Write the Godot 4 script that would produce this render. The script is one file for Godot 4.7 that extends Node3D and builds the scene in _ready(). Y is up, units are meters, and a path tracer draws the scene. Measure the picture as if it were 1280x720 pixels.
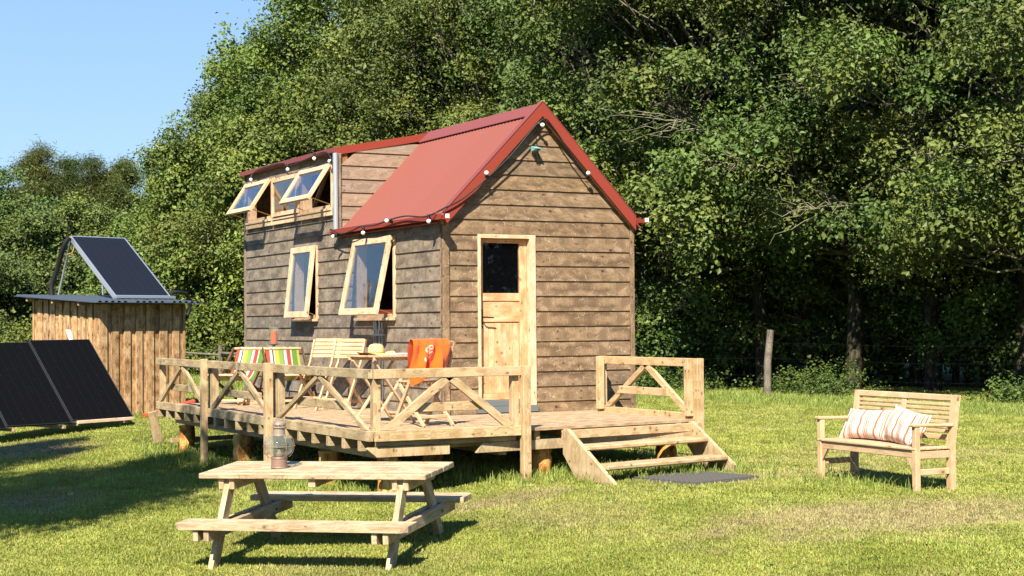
extends Node3D
# A small timber house on a deck in front of a wood. Metres, y up; the house corner by the door stands at x = 0, z = 0.

var M := {}
var rng := RandomNumberGenerator.new()
var used := {}
const CAM := Vector3(-7.867, 1.555, 16.316)
const SUN := Vector3(1.0, -1.5, -1.18)

# ---------------------------------------------------------------- mesh helpers
class Mesher:
	var v := PackedVector3Array()
	var n := PackedVector3Array()
	var uv := PackedVector2Array()
	var c := PackedColorArray()
	var col := Color(1, 1, 1)
	var uo := Vector2.ZERO

	func vert(p: Vector3, nn: Vector3, u: Vector2) -> void:
		v.append(p); n.append(nn); uv.append(u + uo); c.append(col)

	func face(p: Array, u: Array, center: Vector3) -> void:
		var cr: Vector3 = (p[1] - p[0]).cross(p[2] - p[0])
		if cr.length_squared() < 1e-16 and p.size() > 3:
			cr = (p[2] - p[0]).cross(p[3] - p[0])
		if cr.length_squared() < 1e-16: return
		var nn := cr.normalized()
		var mid := Vector3.ZERO
		for q in p: mid += q
		mid /= p.size()
		var flip := nn.dot(mid - center) < 0.0
		if flip: nn = -nn
		for k in range(1, p.size() - 1):
			var a := 0; var b := k; var d := k + 1
			if not flip:
				b = k + 1; d = k
			vert(p[a], nn, u[a]); vert(p[b], nn, u[b]); vert(p[d], nn, u[d])

	# one flat triangle whose front looks towards hint
	func tri(a: Vector3, b: Vector3, d: Vector3, hint: Vector3) -> void:
		var cr := (b - a).cross(d - a).normalized()
		if cr.dot(hint) < 0.0:
			vert(a, -cr, Vector2.ZERO); vert(b, -cr, Vector2.ZERO); vert(d, -cr, Vector2.ZERO)
		else:
			vert(a, cr, Vector2.ZERO); vert(d, cr, Vector2.ZERO); vert(b, cr, Vector2.ZERO)

	func box(t: Transform3D, size: Vector3, bv := 0.004) -> void:
		var h := size * 0.5
		bv = minf(bv, 0.45 * minf(h.x, minf(h.y, h.z)) * 2.0)
		var long := 0
		if size.y > size[long]: long = 1
		if size.z > size[long]: long = 2
		var o := t.origin
		var sg := [-1.0, 1.0]
		var get_p := func(s: Vector3, ax: int) -> Vector3:
			var q := Vector3(s.x * h.x, s.y * h.y, s.z * h.z)
			for k in 3:
				if k != ax: q[k] -= s[k] * bv
			return q
		var get_u := func(q: Vector3, ax: int) -> Vector2:
			if ax == long: return Vector2(q[(ax + 1) % 3], q[(ax + 2) % 3])
			var third := 3 - ax - long
			return Vector2(q[third] + 0.37 * ax, q[long])
		for ax in 3:
			var b := (ax + 1) % 3; var d := (ax + 2) % 3
			for s in sg:
				var ps := []; var us := []
				for e in [[-1, -1], [1, -1], [1, 1], [-1, 1]]:
					var sv := Vector3.ZERO
					sv[ax] = s; sv[b] = e[0]; sv[d] = e[1]
					var q: Vector3 = get_p.call(sv, ax)
					ps.append(t * q); us.append(get_u.call(q, ax))
				face(ps, us, o)
		if bv <= 0.0: return
		for ax in 3:
			var b := (ax + 1) % 3; var d := (ax + 2) % 3
			for sb in sg:
				for sd in sg:
					var s0 := Vector3.ZERO; s0[b] = sb; s0[d] = sd
					var s1 := s0
					s0[ax] = -1; s1[ax] = 1
					var q := [get_p.call(s0, b), get_p.call(s1, b), get_p.call(s1, d), get_p.call(s0, d)]
					face([t * q[0], t * q[1], t * q[2], t * q[3]], [get_u.call(q[0], b), get_u.call(q[1], b), get_u.call(q[2], b), get_u.call(q[3], b)], o)
		for sx in sg:
			for sy in sg:
				for sz in sg:
					var s := Vector3(sx, sy, sz)
					var q := [get_p.call(s, 0), get_p.call(s, 1), get_p.call(s, 2)]
					face([t * q[0], t * q[1], t * q[2]], [get_u.call(q[0], 0), get_u.call(q[1], 0), get_u.call(q[2], 0)], o)

	func block(a: Vector3, b: Vector3, bv := 0.004) -> void:
		box(Transform3D(Basis(), (a + b) * 0.5), (b - a).abs(), bv)

	func beam(a: Vector3, b: Vector3, w: float, t: float, up := Vector3.UP, bv := 0.004) -> void:
		var z := (b - a).normalized()
		var x := up.cross(z).normalized()
		var y := z.cross(x)
		box(Transform3D(Basis(x, y, z), (a + b) * 0.5), Vector3(w, t, (b - a).length()), bv)

	# a solid between two end outlines of the same number of points
	func loft(p: Array, q: Array, caps := true) -> void:
		var center := Vector3.ZERO
		for k in p.size(): center += p[k] + q[k]
		center /= 2.0 * p.size()
		var along: float = ((q[0] + q[1]) * 0.5 - (p[0] + p[1]) * 0.5).length()
		var per := 0.0
		for k in p.size():
			var m := (k + 1) % p.size()
			var step: float = (p[m] - p[k]).length()
			var l0: float = 0.0
			face([p[k], p[m], q[m], q[k]], [Vector2(per, l0), Vector2(per + step, l0), Vector2(per + step, along), Vector2(per, along)], center)
			per += step
		if caps:
			for e in [p, q]:
				var us := []
				for k in e.size():
					var dd: Vector3 = e[k] - e[0]
					us.append(Vector2(dd.x + dd.z, dd.y))
				face(e, us, center)

	func tube(pts: Array, rad: Array, sides := 8, cap := true) -> void:
		var rings := []
		var side := Vector3.ZERO
		var dist := 0.0
		for k in pts.size():
			var d: Vector3
			if k == 0: d = pts[1] - pts[0]
			elif k == pts.size() - 1: d = pts[k] - pts[k - 1]
			else: d = (pts[k + 1] - pts[k]).normalized() + (pts[k] - pts[k - 1]).normalized()
			d = d.normalized()
			if side == Vector3.ZERO:
				side = d.cross(Vector3.UP if absf(d.y) < 0.9 else Vector3.RIGHT).normalized()
			side = (side - d * side.dot(d)).normalized()
			var other := d.cross(side)
			if k > 0: dist += (pts[k] - pts[k - 1]).length()
			var ring := []
			for s in sides + 1:
				var a := TAU * s / sides
				var nn := side * cos(a) + other * sin(a)
				ring.append([pts[k] + nn * rad[mini(k, rad.size() - 1)], nn, Vector2(rad[mini(k, rad.size() - 1)] * TAU * s / sides, dist)])
			rings.append(ring)
		for k in rings.size() - 1:
			for s in sides:
				_q(rings[k][s], rings[k + 1][s], rings[k + 1][s + 1], rings[k][s + 1])
		if cap:
			for e in [[rings[0], pts[0], pts[1]], [rings[-1], pts[-1], pts[-2]]]:
				var ps := []; var us := []
				for s in sides:
					ps.append(e[0][s][0]); us.append(Vector2(e[0][s][2].x, 0))
				face(ps, us, e[2])

	func _q(a: Array, b: Array, d: Array, e: Array) -> void:
		var cr: Vector3 = (b[0] - a[0]).cross(d[0] - a[0])
		var order := [a, b, d, a, d, e]
		if cr.dot(a[1] + b[1] + d[1]) > 0.0: order = [a, d, b, a, e, d]
		for w in order: vert(w[0], w[1], w[2])

	# profile of (radius, height) turned round the y axis of t; smooth when the profile is a curve
	func lathe(prof: Array, sides: int, t: Transform3D, smooth := false) -> void:
		var segs := []
		for k in prof.size() - 1:
			var d: Vector2 = prof[k + 1] - prof[k]
			segs.append(Vector2(d.y, -d.x).normalized())
		var run := 0.0
		for k in prof.size() - 1:
			var n0: Vector2 = segs[k]; var n1: Vector2 = segs[k]
			if smooth:
				if k > 0: n0 = (segs[k] + segs[k - 1]).normalized()
				if k < segs.size() - 1: n1 = (segs[k] + segs[k + 1]).normalized()
			var ln: float = (prof[k + 1] - prof[k]).length()
			for s in sides:
				var quad := []
				for e in [[k, s, n0, run], [k, s + 1, n0, run], [k + 1, s + 1, n1, run + ln], [k + 1, s, n1, run + ln]]:
					var a: float = TAU * e[1] / sides
					var r: float = prof[e[0]].x
					quad.append([t * Vector3(r * cos(a), prof[e[0]].y, r * sin(a)), (t.basis * Vector3(e[2].x * cos(a), e[2].y, e[2].x * sin(a))).normalized(), Vector2(r * a, e[3])])
				_q(quad[0], quad[1], quad[2], quad[3])
			run += ln

	func mesh(mat: Material) -> ArrayMesh:
		var arr := []
		arr.resize(Mesh.ARRAY_MAX)
		arr[Mesh.ARRAY_VERTEX] = v; arr[Mesh.ARRAY_NORMAL] = n; arr[Mesh.ARRAY_TEX_UV] = uv; arr[Mesh.ARRAY_COLOR] = c
		var m := ArrayMesh.new()
		m.add_surface_from_arrays(Mesh.PRIMITIVE_TRIANGLES, arr)
		m.surface_set_material(0, mat)
		return m

func mb(tint := 0.0, warm := 0.0) -> Mesher:
	# every piece takes its own stretch of the grain and its own slight tone
	var m := Mesher.new()
	m.uo = Vector2(rng.randf() * 7.0, rng.randf() * 9.0)
	var g := 1.0 + rng.randf_range(-tint, tint)
	var w := rng.randf_range(-warm, warm)
	m.col = Color(clampf(g * (1.0 + w), 0, 1.6), clampf(g, 0, 1.6), clampf(g * (1.0 - 1.4 * w), 0, 1.6))
	return m

func part(m: Mesher, called: String, mat: Material, parent: Node3D) -> MeshInstance3D:
	var o := MeshInstance3D.new()
	o.name = called
	o.mesh = m.mesh(mat)
	parent.add_child(o, true)
	return o

func numbered(called: String) -> String:
	if not used.has(called):
		used[called] = 0
		return called
	used[called] += 1
	return "%s_%03d" % [called, used[called]]

func tag(o: Node, label: String, category: String, group := "", kind := "") -> void:
	if label != "": o.set_meta("label", label)
	if category != "": o.set_meta("category", category)
	if group != "": o.set_meta("group", group)
	if kind != "": o.set_meta("kind", kind)

func thing(called: String, label: String, category: String, at := Vector3.ZERO, yaw := 0.0, group := "") -> Node3D:
	var o := Node3D.new()
	o.name = numbered(called)
	add_child(o)
	o.position = at
	o.rotation.y = yaw
	tag(o, label, category, group)
	return o

func node(called: String, parent: Node3D, at := Vector3.ZERO) -> Node3D:
	var o := Node3D.new()
	o.name = called
	parent.add_child(o, true)
	o.position = at
	return o

# ---------------------------------------------------------------- materials
func lin(r: float, g: float, b: float) -> Color:
	return Color(r, g, b).linear_to_srgb()

func plain(key: String, c: Color, rough := 0.6, metal := 0.0, spec := 0.5) -> StandardMaterial3D:
	var m := StandardMaterial3D.new()
	m.albedo_color = c
	m.roughness = rough
	m.metallic = metal
	m.metallic_specular = spec
	m.vertex_color_use_as_albedo = true
	M[key] = m
	return m

func pp(x: float) -> float:
	x = fposmod(x, 2.0)
	return x if x < 1.0 else 2.0 - x

# grain runs along v; the picture spans across metres in u and along metres in v
func wood(key: String, seed_: int, dark: Color, mid: Color, light: Color, across: float, along: float, streak: float, blotch: float, knots: int, scuffs: int, stain := Color(0, 0, 0, 0), rough := 0.75, saw := 0.0) -> StandardMaterial3D:
	var w := 256; var hh := 512
	var r := RandomNumberGenerator.new(); r.seed = seed_
	var n1 := FastNoiseLite.new(); n1.seed = seed_; n1.noise_type = FastNoiseLite.TYPE_SIMPLEX; n1.frequency = 1.0; n1.fractal_type = FastNoiseLite.FRACTAL_FBM; n1.fractal_octaves = 3
	var n2 := FastNoiseLite.new(); n2.seed = seed_ + 7; n2.noise_type = FastNoiseLite.TYPE_SIMPLEX; n2.frequency = 1.0; n2.fractal_octaves = 3
	var img := Image.create(w, hh, false, Image.FORMAT_RGB8)
	var bump := Image.create(w, hh, false, Image.FORMAT_L8)
	for y in hh:
		var v := pp(2.0 * y / hh) * along
		for x in w:
			var u := pp(2.0 * x / w) * across
			var bl := n2.get_noise_2d(u * 3.0 + 11.0, v * 1.6)
			var g := n1.get_noise_2d(u * 95.0 + bl * 2.0, v * 2.2) * 0.6 + n1.get_noise_2d(u * 28.0 + bl * 3.0, v * 0.9 + 40.0) * 0.7
			var t := 0.5 + streak * g + blotch * bl
			var c := dark.lerp(mid, clampf(t * 2.0, 0, 1)) if t < 0.5 else mid.lerp(light, clampf(t * 2.0 - 1.0, 0, 1))
			if saw > 0.0:
				var sw := n1.get_noise_2d(u * 6.0 + 90.0, v * 80.0) * 0.7 + n1.get_noise_2d(u * 3.0, v * 20.0 + 17.0) * 0.45
				c = c.lerp(light if sw > 0.0 else dark, clampf(absf(sw) * saw, 0, 0.75))
			if stain.a > 0.0:
				var s := n2.get_noise_2d(u * 2.2 + 70.0, v * 1.1 + 31.0) + 0.35 * n1.get_noise_2d(u * 9.0, v * 30.0)
				c = c.lerp(Color(stain.r, stain.g, stain.b), clampf((s - 0.12) * 3.0, 0, 1) * stain.a)
			img.set_pixel(x, y, c)
			bump.set_pixel(x, y, Color(t, t, t))
	for k in knots:
		var cx := r.randi_range(0, w - 1); var cy := r.randi_range(0, hh - 1)
		var ra := r.randf_range(0.006, 0.016) / across * w
		var rb := r.randf_range(0.008, 0.022) / along * hh
		for y in range(-int(rb * 2.4) - 1, int(rb * 2.4) + 2):
			for x in range(-int(ra * 2.4) - 1, int(ra * 2.4) + 2):
				var d := Vector2(x / ra, y / rb).length()
				if d > 2.3: continue
				var px := posmod(cx + x, w); var py := posmod(cy + y, hh)
				var c := img.get_pixel(px, py)
				var a := clampf(1.25 - d, 0, 0.85) + (0.28 if fmod(d, 0.7) > 0.42 and d > 1.0 else 0.0) * clampf(2.3 - d, 0, 1)
				img.set_pixel(px, py, c.lerp(dark * 0.62, clampf(a, 0, 0.9)))
	# pale rubbed smudges, mostly across the grain
	for k in int(scuffs * 0.6):
		var cx := r.randi_range(0, w - 1); var cy := r.randi_range(0, hh - 1)
		var ra := r.randf_range(0.012, 0.05) / across * w
		var rb := r.randf_range(0.004, 0.014) / along * hh
		var al := r.randf_range(0.1, 0.4)
		for y in range(-int(rb * 2) - 1, int(rb * 2) + 2):
			for x in range(-int(ra * 1.5) - 1, int(ra * 1.5) + 2):
				var d := Vector2(x / ra, y / maxf(rb, 0.6)).length() + 0.5 * n1.get_noise_2d(x * 0.3 + k * 9.0, y * 0.3)
				if d > 1.2: continue
				var px := posmod(cx + x, w); var py := posmod(cy + y, hh)
				img.set_pixel(px, py, img.get_pixel(px, py).lerp(light.lerp(Color(0.85, 0.8, 0.72), 0.5), al * clampf(1.2 - d, 0, 1)))
	for k in scuffs:
		var cx := r.randf() * w; var cy := r.randf() * hh
		var ang := r.randf_range(-1.4, 1.4) + PI * 0.5
		var ln := r.randf_range(0.015, 0.09)
		var bend := r.randf_range(-0.08, 0.08)
		var al := r.randf_range(0.15, 0.8)
		var steps := 24
		for s in steps:
			ang += bend
			cx += cos(ang) * ln / steps / across * w
			cy += sin(ang) * ln / steps / along * hh
			var px := posmod(int(cx), w); var py := posmod(int(cy), hh)
			img.set_pixel(px, py, img.get_pixel(px, py).lerp(light.lerp(Color(0.88, 0.84, 0.76), 0.6), al))
			px = posmod(int(cx) + 1, w)
			img.set_pixel(px, py, img.get_pixel(px, py).lerp(light.lerp(Color(0.88, 0.84, 0.76), 0.6), al * 0.6))
	img.generate_mipmaps()
	var m := plain(key, Color(1, 1, 1), rough, 0.0, 0.3)
	m.albedo_texture = ImageTexture.create_from_image(img)
	m.uv1_scale = Vector3(1.0 / across, 1.0 / along, 1.0)
	m.heightmap_enabled = true
	m.heightmap_texture = ImageTexture.create_from_image(bump)
	m.heightmap_scale = 0.06
	return m

func make_materials() -> void:
	# colours below are sRGB picture values of the bare surface
	wood("clad_side", 11, Color("554a40"), Color("847563"), Color("a6947f"), 0.5, 2.4, 0.26, 0.28, 8, 60, Color(0.22, 0.2, 0.19, 0.3), 0.85, 0.42)
	wood("clad_gable", 12, Color("574736"), Color("81694f"), Color("a58b6e"), 0.5, 2.4, 0.34, 0.3, 14, 80, Color(0.27, 0.21, 0.15, 0.3), 0.8, 0.35)
	wood("clad_cheek", 13, Color("6f5a48"), Color("947c66"), Color("ab9480"), 0.5, 2.4, 0.35, 0.2, 8, 60)
	wood("pine", 14, Color("91734c"), Color("b89c74"), Color("cdb591"), 0.4, 2.0, 0.42, 0.3, 16, 24)
	wood("pine_grey", 15, Color("7c694f"), Color("a58e69"), Color("bfa985"), 0.4, 2.0, 0.5, 0.35, 12, 30)
	wood("deck_wood", 16, Color("876c50"), Color("ad9270"), Color("c4ae8d"), 0.4, 2.0, 0.5, 0.35, 10, 30)
	wood("fresh_pine", 17, Color("b48e68"), Color("d0b08c"), Color("e0c8ac"), 0.4, 2.0, 0.4, 0.35, 14, 10)
	wood("door_wood", 18, Color("ad7e54"), Color("c99c70"), Color("dbb890"), 0.4, 2.0, 0.35, 0.5, 14, 8)
	wood("table_wood", 19, Color("8c7455"), Color("b49b78"), Color("cbb796"), 0.4, 2.0, 0.45, 0.35, 9, 20)
	wood("bench_wood", 20, Color("a17f5a"), Color("c4a27c"), Color("d6ba96"), 0.4, 2.0, 0.35, 0.25, 3, 8)
	wood("shed_wood", 21, Color("765638"), Color("b08a60"), Color("cfaf84"), 0.4, 2.4, 0.5, 0.45, 14, 20)
	wood("log_wood", 22, Color("6f451f"), Color("b8823f"), Color("dcb271"), 0.5, 1.2, 0.7, 0.5, 5, 20)
	wood("dark_wood", 23, Color("3e2c1c"), Color("5f4730"), Color("7c6146"), 0.4, 2.0, 0.5, 0.35, 6, 6)
	wood("bark", 24, Color("1e1913"), Color("3a3228"), Color("5d5445"), 0.6, 1.6, 0.8, 0.5, 4, 0, Color(0.25, 0.3, 0.18, 0.5), 0.95)
	wood("twig_bark", 28, Color("4a4236"), Color("70675a"), Color("958b7a"), 0.6, 1.6, 0.6, 0.4, 2, 0, Color(0.3, 0.33, 0.22, 0.4), 0.95)
	wood("dead_wood", 25, Color("5a5543"), Color("857f66"), Color("aca587"), 0.4, 2.0, 0.5, 0.4, 4, 0)
	wood("inside_wood", 26, Color("5f4025"), Color("8a6038"), Color("a87a4c"), 0.4, 2.0, 0.4, 0.3, 6, 0)
	wood("post_wood", 27, Color("4c453a"), Color("6f6658"), Color("8b8170"), 0.4, 2.0, 0.6, 0.3, 6, 10)
	plain("sheathing", Color("2c2724"), 0.9)
	plain("roof_red", lin(0.235, 0.078, 0.06), 0.6, 0.0, 0.15)
	plain("trim_red", lin(0.25, 0.045, 0.028), 0.6, 0.0, 0.2)
	plain("ridge_red", lin(0.21, 0.06, 0.055), 0.6, 0.0, 0.2)
	plain("zinc", Color("a9adae"), 0.4, 0.35)
	plain("threshold_grey", Color("6d7274"), 0.5, 0.3)
	plain("frame_grey", Color("2a2b2e"), 0.45, 0.3)
	plain("canvas", Color("cdb9a8"), 0.9)
	plain("steel", Color("8d9192"), 0.35, 0.8)
	plain("alu", Color("b9bcbd"), 0.35, 0.7)
	plain("black_rubber", Color("161616"), 0.55)
	plain("black_metal", Color("1b1a19"), 0.45, 0.5)
	plain("cable", Color("141414"), 0.6)
	plain("bulb_white", Color("f2efe6"), 0.25)
	plain("lamp_teal", Color("7fb0ad"), 0.4)
	plain("roof_slate", Color("464c53"), 0.5, 0.2)
	cell_tex("cell_blue", Color("1a1e27"), Color("272c36"))
	cell_tex("cell_black", Color("0b0b0c"), Color("1a1a1c"))
	plain("copper", Color("8a7060"), 0.55, 0.25)
	plain("copper_dark", Color("998676"), 0.55, 0.25)
	plain("straw", Color("d9b976"), 0.8)
	plain("straw_band", Color("b98543"), 0.85)
	plain("towel", Color("f0620a"), 0.95)
	plain("towel_print", Color("f0bfb6"), 0.95)
	plain("paper", Color("ece8df"), 0.8)
	plain("candle", Color("e8501c"), 0.6)
	plain("red_plastic", Color("c2452c"), 0.5)
	plain("mat_rubber", Color("55514a"), 0.9)
	plain("curtain_red", Color("8c2f22"), 0.95)
	plain("soil", Color("5a4632"), 1.0)
	plain("tyre", Color("141414"), 0.85)
	plain("brass", Color("b58a4a"), 0.35, 0.8)
	M.towel.rim_enabled = true; M.towel.rim = 0.4
	var g := plain("glass", Color(0.04, 0.06, 0.08, 0.22), 0.02, 0.0, 1.0)
	g.transparency = BaseMaterial3D.TRANSPARENCY_ALPHA
	g.vertex_color_use_as_albedo = false
	var g2 := plain("clear_glass", Color(0.55, 0.57, 0.48, 0.28), 0.03, 0.0, 0.7)
	g2.transparency = BaseMaterial3D.TRANSPARENCY_ALPHA
	g2.vertex_color_use_as_albedo = false
	# fabrics with printed stripes: u runs across the stripes
	M["deck_stripe"] = stripes([["9c4029", 3], ["b5b0a4", 2], ["3a3a30", 1], ["b5b0a4", 1], ["a0953a", 3], ["6f882f", 3], ["6a6a5a", 1], ["b5b0a4", 2], ["8f3626", 3], ["b5b0a4", 1], ["50701f", 4], ["958b38", 2]], 0.46)
	M["cushion_stripe"] = stripes([["d3cabd", 3], ["c46a34", 1.7], ["d3cabd", 3.6], ["c46a34", 0.7], ["d3cabd", 0.9], ["c46a34", 0.9], ["d3cabd", 0.9], ["c46a34", 0.7], ["d3cabd", 2]], 0.24)
	# leaves and grass: colours come from the copies
	for k in ["leaf", "leaf_glossy", "blade"]:
		var m := plain(k, Color(1, 1, 1), 0.55, 0.0, 0.4)
		m.cull_mode = BaseMaterial3D.CULL_DISABLED
		m.backlight_enabled = true
		m.backlight = Color(0.36, 0.42, 0.08)
	M.leaf_glossy.roughness = 0.4
	M.leaf_glossy.backlight = Color(0.08, 0.1, 0.03)
	M.blade.roughness = 0.7
	M.blade.backlight = Color(0.4, 0.45, 0.1)

# fine printed conductor lines and a few bright dust specks
func cell_tex(key: String, base: Color, line: Color) -> void:
	var img := Image.create(256, 256, false, Image.FORMAT_RGB8)
	var r := RandomNumberGenerator.new(); r.seed = 12
	for y in 256:
		for x in 256:
			var c := base
			if y % 8 < 2: c = base.lerp(line, 0.7)
			if x % 64 < 2: c = line
			c = c * r.randf_range(0.8, 1.2)
			img.set_pixel(x, y, Color(c.r, c.g, c.b))
	for k in 26: img.set_pixel(r.randi() % 256, r.randi() % 256, Color(0.6, 0.6, 0.58))
	var m := plain(key, Color(1, 1, 1), 0.7, 0.0, 0.12)
	m.albedo_texture = ImageTexture.create_from_image(img)
	m.uv1_scale = Vector3(1.6, 1.6, 1)

func stripes(list: Array, period: float) -> StandardMaterial3D:
	var total := 0.0
	for s in list: total += s[1]
	var w := 256; var img := Image.create(w, 64, false, Image.FORMAT_RGB8)
	var nz := FastNoiseLite.new(); nz.seed = 5; nz.frequency = 0.35
	for x in w:
		var p := total * x / w
		var c := Color.WHITE
		for s in list:
			if p < s[1]:
				c = Color(s[0]); break
			p -= s[1]
		for y in 64:
			var k := 1.0 + 0.08 * nz.get_noise_2d(x, y)
			img.set_pixel(x, y, Color(c.r * k, c.g * k, c.b * k))
	var m := plain("stripe", Color(1, 1, 1), 0.92)
	m.albedo_texture = ImageTexture.create_from_image(img)
	m.uv1_scale = Vector3(1.0 / period, 3.0, 1.0)
	return m

# ---------------------------------------------------------------- terrain
func sm(t: float) -> float:
	t = clampf(t, 0, 1)
	return t * t * (3.0 - 2.0 * t)

func land(x: float, z: float) -> float:
	var t := clampf((-0.3 - x) / 5.0, 0, 1)
	t = t * 0.8 + 0.2 * sm(t)
	var a := -0.40 * t * sm((z + 34.0) / 22.0)
	a -= 0.13 * sm((z - 1.5) / 6.0) * clampf((-0.2 - x) / 2.5, 0, 1)
	a -= 0.10 * sm((-7.5 - z) / 4.0) * sm((3.5 - x) / 3.0) * sm((z + 24.0) / 8.0)
	a += 1.25 * sm((-22.0 - z) / 55.0)
	return a

var bumps := FastNoiseLite.new()
var patches := FastNoiseLite.new()
func ground_y(x: float, z: float) -> float:
	return land(x, z) + 0.018 * bumps.get_noise_2d(x, z)

# share of dry, scarified turf at a place: worn patches seen on the lawn
func dry(x: float, z: float) -> float:
	var d := 0.0
	for e in [[0.9, 6.6, 1.9, 1.0, 0.7], [0.2, 6.4, 0.9, 0.6, 0.7], [-3.0, -7.4, 0.8, 1.6, 0.9], [-1.1, 4.6, 0.7, 0.8, 0.35], [2.4, 3.4, 1.6, 0.5, 0.45], [-4.2, -1.4, 0.7, 1.3, 0.5], [-0.9, 3.4, 0.8, 0.4, 0.6], [4.5, 2.5, 2.2, 1.2, 0.3], [1.5, 3.4, 1.0, 0.5, 0.4], [-3.8, 5.2, 1.6, 0.9, 0.2]]:
		var q := Vector2((x - e[0]) / e[2], (z - e[1]) / e[3]).length()
		d = maxf(d, e[4] * sm(1.35 - q + 0.55 * patches.get_noise_2d(x * 5.0, z * 5.0)))
	d += 0.30 * sm(patches.get_noise_2d(x * 1.3 + 40.0, z * 1.3) * 2.2 - 0.1) * (0.5 + 0.5 * patches.get_noise_2d(x * 6.0, z * 6.0 + 9.0))
	return clampf(d, 0, 1)

func view_dir(px: float) -> Vector3:
	var a := deg_to_rad(28.279) + atan((px - 640.0) / 1986.0)
	return Vector3(sin(a), 0, -cos(a))

func spot(px: float, d: float) -> Vector3:
	var p := CAM + view_dir(px) * d
	p.y = land(p.x, p.z)
	return p

# ---------------------------------------------------------------- scene
func _ready() -> void:
	rng.seed = 4711
	var cam := Camera3D.new()
	cam.name = "camera"
	cam.position = CAM
	cam.rotation_order = EULER_ORDER_YXZ
	cam.rotation_degrees = Vector3(1.284, -28.279, -0.453)
	cam.fov = 20.5487
	cam.near = 0.1
	cam.far = 900.0
	cam.current = true
	add_child(cam)
	var env := Environment.new()
	var sky := Sky.new()
	var sm_ := ProceduralSkyMaterial.new()
	sm_.sky_top_color = Color(0.24, 0.50, 0.80)
	sm_.sky_horizon_color = Color(0.74, 0.87, 0.95)
	sm_.sky_curve = 0.2
	sm_.sky_energy_multiplier = 1.0
	sm_.ground_bottom_color = Color(0.2, 0.22, 0.12)
	sm_.ground_horizon_color = Color(0.5, 0.58, 0.55)
	sm_.sun_angle_max = 0.0
	sky.sky_material = sm_
	env.background_mode = Environment.BG_SKY
	env.sky = sky
	env.background_energy_multiplier = 0.6
	env.tonemap_mode = Environment.TONE_MAPPER_LINEAR
	env.tonemap_exposure = 2.25
	env.sdfgi_enabled = true
	env.ssao_enabled = true
	env.ssil_enabled = true
	var we := WorldEnvironment.new()
	we.name = "world_environment"
	we.environment = env
	add_child(we)
	var sun := DirectionalLight3D.new()
	sun.name = "sun"
	sun.light_energy = 1.6
	sun.light_color = Color(1.0, 0.97, 0.915)
	sun.light_angular_distance = 0.5
	sun.shadow_enabled = true
	add_child(sun)
	sun.look_at_from_position(Vector3.ZERO, SUN, Vector3.UP)

	bumps.seed = 3; bumps.frequency = 0.35; bumps.fractal_octaves = 4
	patches.seed = 8; patches.frequency = 0.35; patches.fractal_octaves = 3
	make_materials()
	build_ground()
	build_house()
	build_deck()
	build_shed()
	build_fences()
	build_woods()
	build_furniture()
	build_lights()
	build_small()
	build_grass()

func build_ground() -> void:
	var m := Mesher.new()
	var xs := axis_steps(-9.0, 10.0, 0.2, -260.0, 300.0)
	var zs := axis_steps(-14.0, 12.0, 0.2, -420.0, 60.0)
	var nx := xs.size(); var nz := zs.size()
	var pos := []; var nor := []; var cols := []
	for j in nz:
		for i in nx:
			var x: float = xs[i]; var z: float = zs[j]
			pos.append(Vector3(x, ground_y(x, z), z))
			var e := 0.15
			nor.append(Vector3(ground_y(x - e, z) - ground_y(x + e, z), 2 * e, ground_y(x, z - e) - ground_y(x, z + e)).normalized())
			var d := dry(x, z)
			var c := Color(0.14, 0.165, 0.04).lerp(Color(0.27, 0.20, 0.115), d)
			cols.append(c)
	var v := PackedVector3Array(); var n := PackedVector3Array(); var u := PackedVector2Array(); var c := PackedColorArray(); var ix := PackedInt32Array()
	for k in pos.size():
		v.append(pos[k]); n.append(nor[k]); u.append(Vector2(pos[k].x, pos[k].z)); c.append(cols[k])
	for j in nz - 1:
		for i in nx - 1:
			var a := j * nx + i
			ix.append_array(PackedInt32Array([a, a + 1, a + nx + 1, a, a + nx + 1, a + nx]))
	var arr := []; arr.resize(Mesh.ARRAY_MAX)
	arr[Mesh.ARRAY_VERTEX] = v; arr[Mesh.ARRAY_NORMAL] = n; arr[Mesh.ARRAY_TEX_UV] = u; arr[Mesh.ARRAY_COLOR] = c; arr[Mesh.ARRAY_INDEX] = ix
	var am := ArrayMesh.new()
	am.add_surface_from_arrays(Mesh.PRIMITIVE_TRIANGLES, arr)
	var img := Image.create(512, 512, false, Image.FORMAT_RGB8)
	var nz1 := FastNoiseLite.new(); nz1.seed = 21; nz1.frequency = 0.12; nz1.fractal_octaves = 4
	for y in 512:
		for x in 512:
			var g := 0.75 + 0.55 * nz1.get_noise_2d(absf(x - 256.0), absf(y - 256.0))
			img.set_pixel(x, y, Color(g, g, g * 0.95))
	img.generate_mipmaps()
	var gm := plain("turf", Color(1, 1, 1), 0.95, 0.0, 0.2)
	gm.albedo_texture = ImageTexture.create_from_image(img)
	gm.uv1_scale = Vector3(0.45, 0.45, 1)
	am.surface_set_material(0, gm)
	var o := MeshInstance3D.new()
	o.name = "ground"
	o.mesh = am
	add_child(o)
	tag(o, "sunlit mown lawn with dry worn patches", "ground", "", "structure")

func axis_steps(a: float, b: float, s: float, lo: float, hi: float) -> Array:
	var l := []
	var x := a
	while x < b + 0.001:
		l.append(x); x += s
	var st := s
	x = b
	while x < hi:
		st *= 1.3
		x = minf(x + st, hi); l.append(x)
	st = s; x = a
	while x > lo:
		st *= 1.3
		x = maxf(x - st, lo); l.push_front(x)
	return l

# ---------------------------------------------------------------- house
const COURSE := 0.177
const Y0 := 2.586

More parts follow.
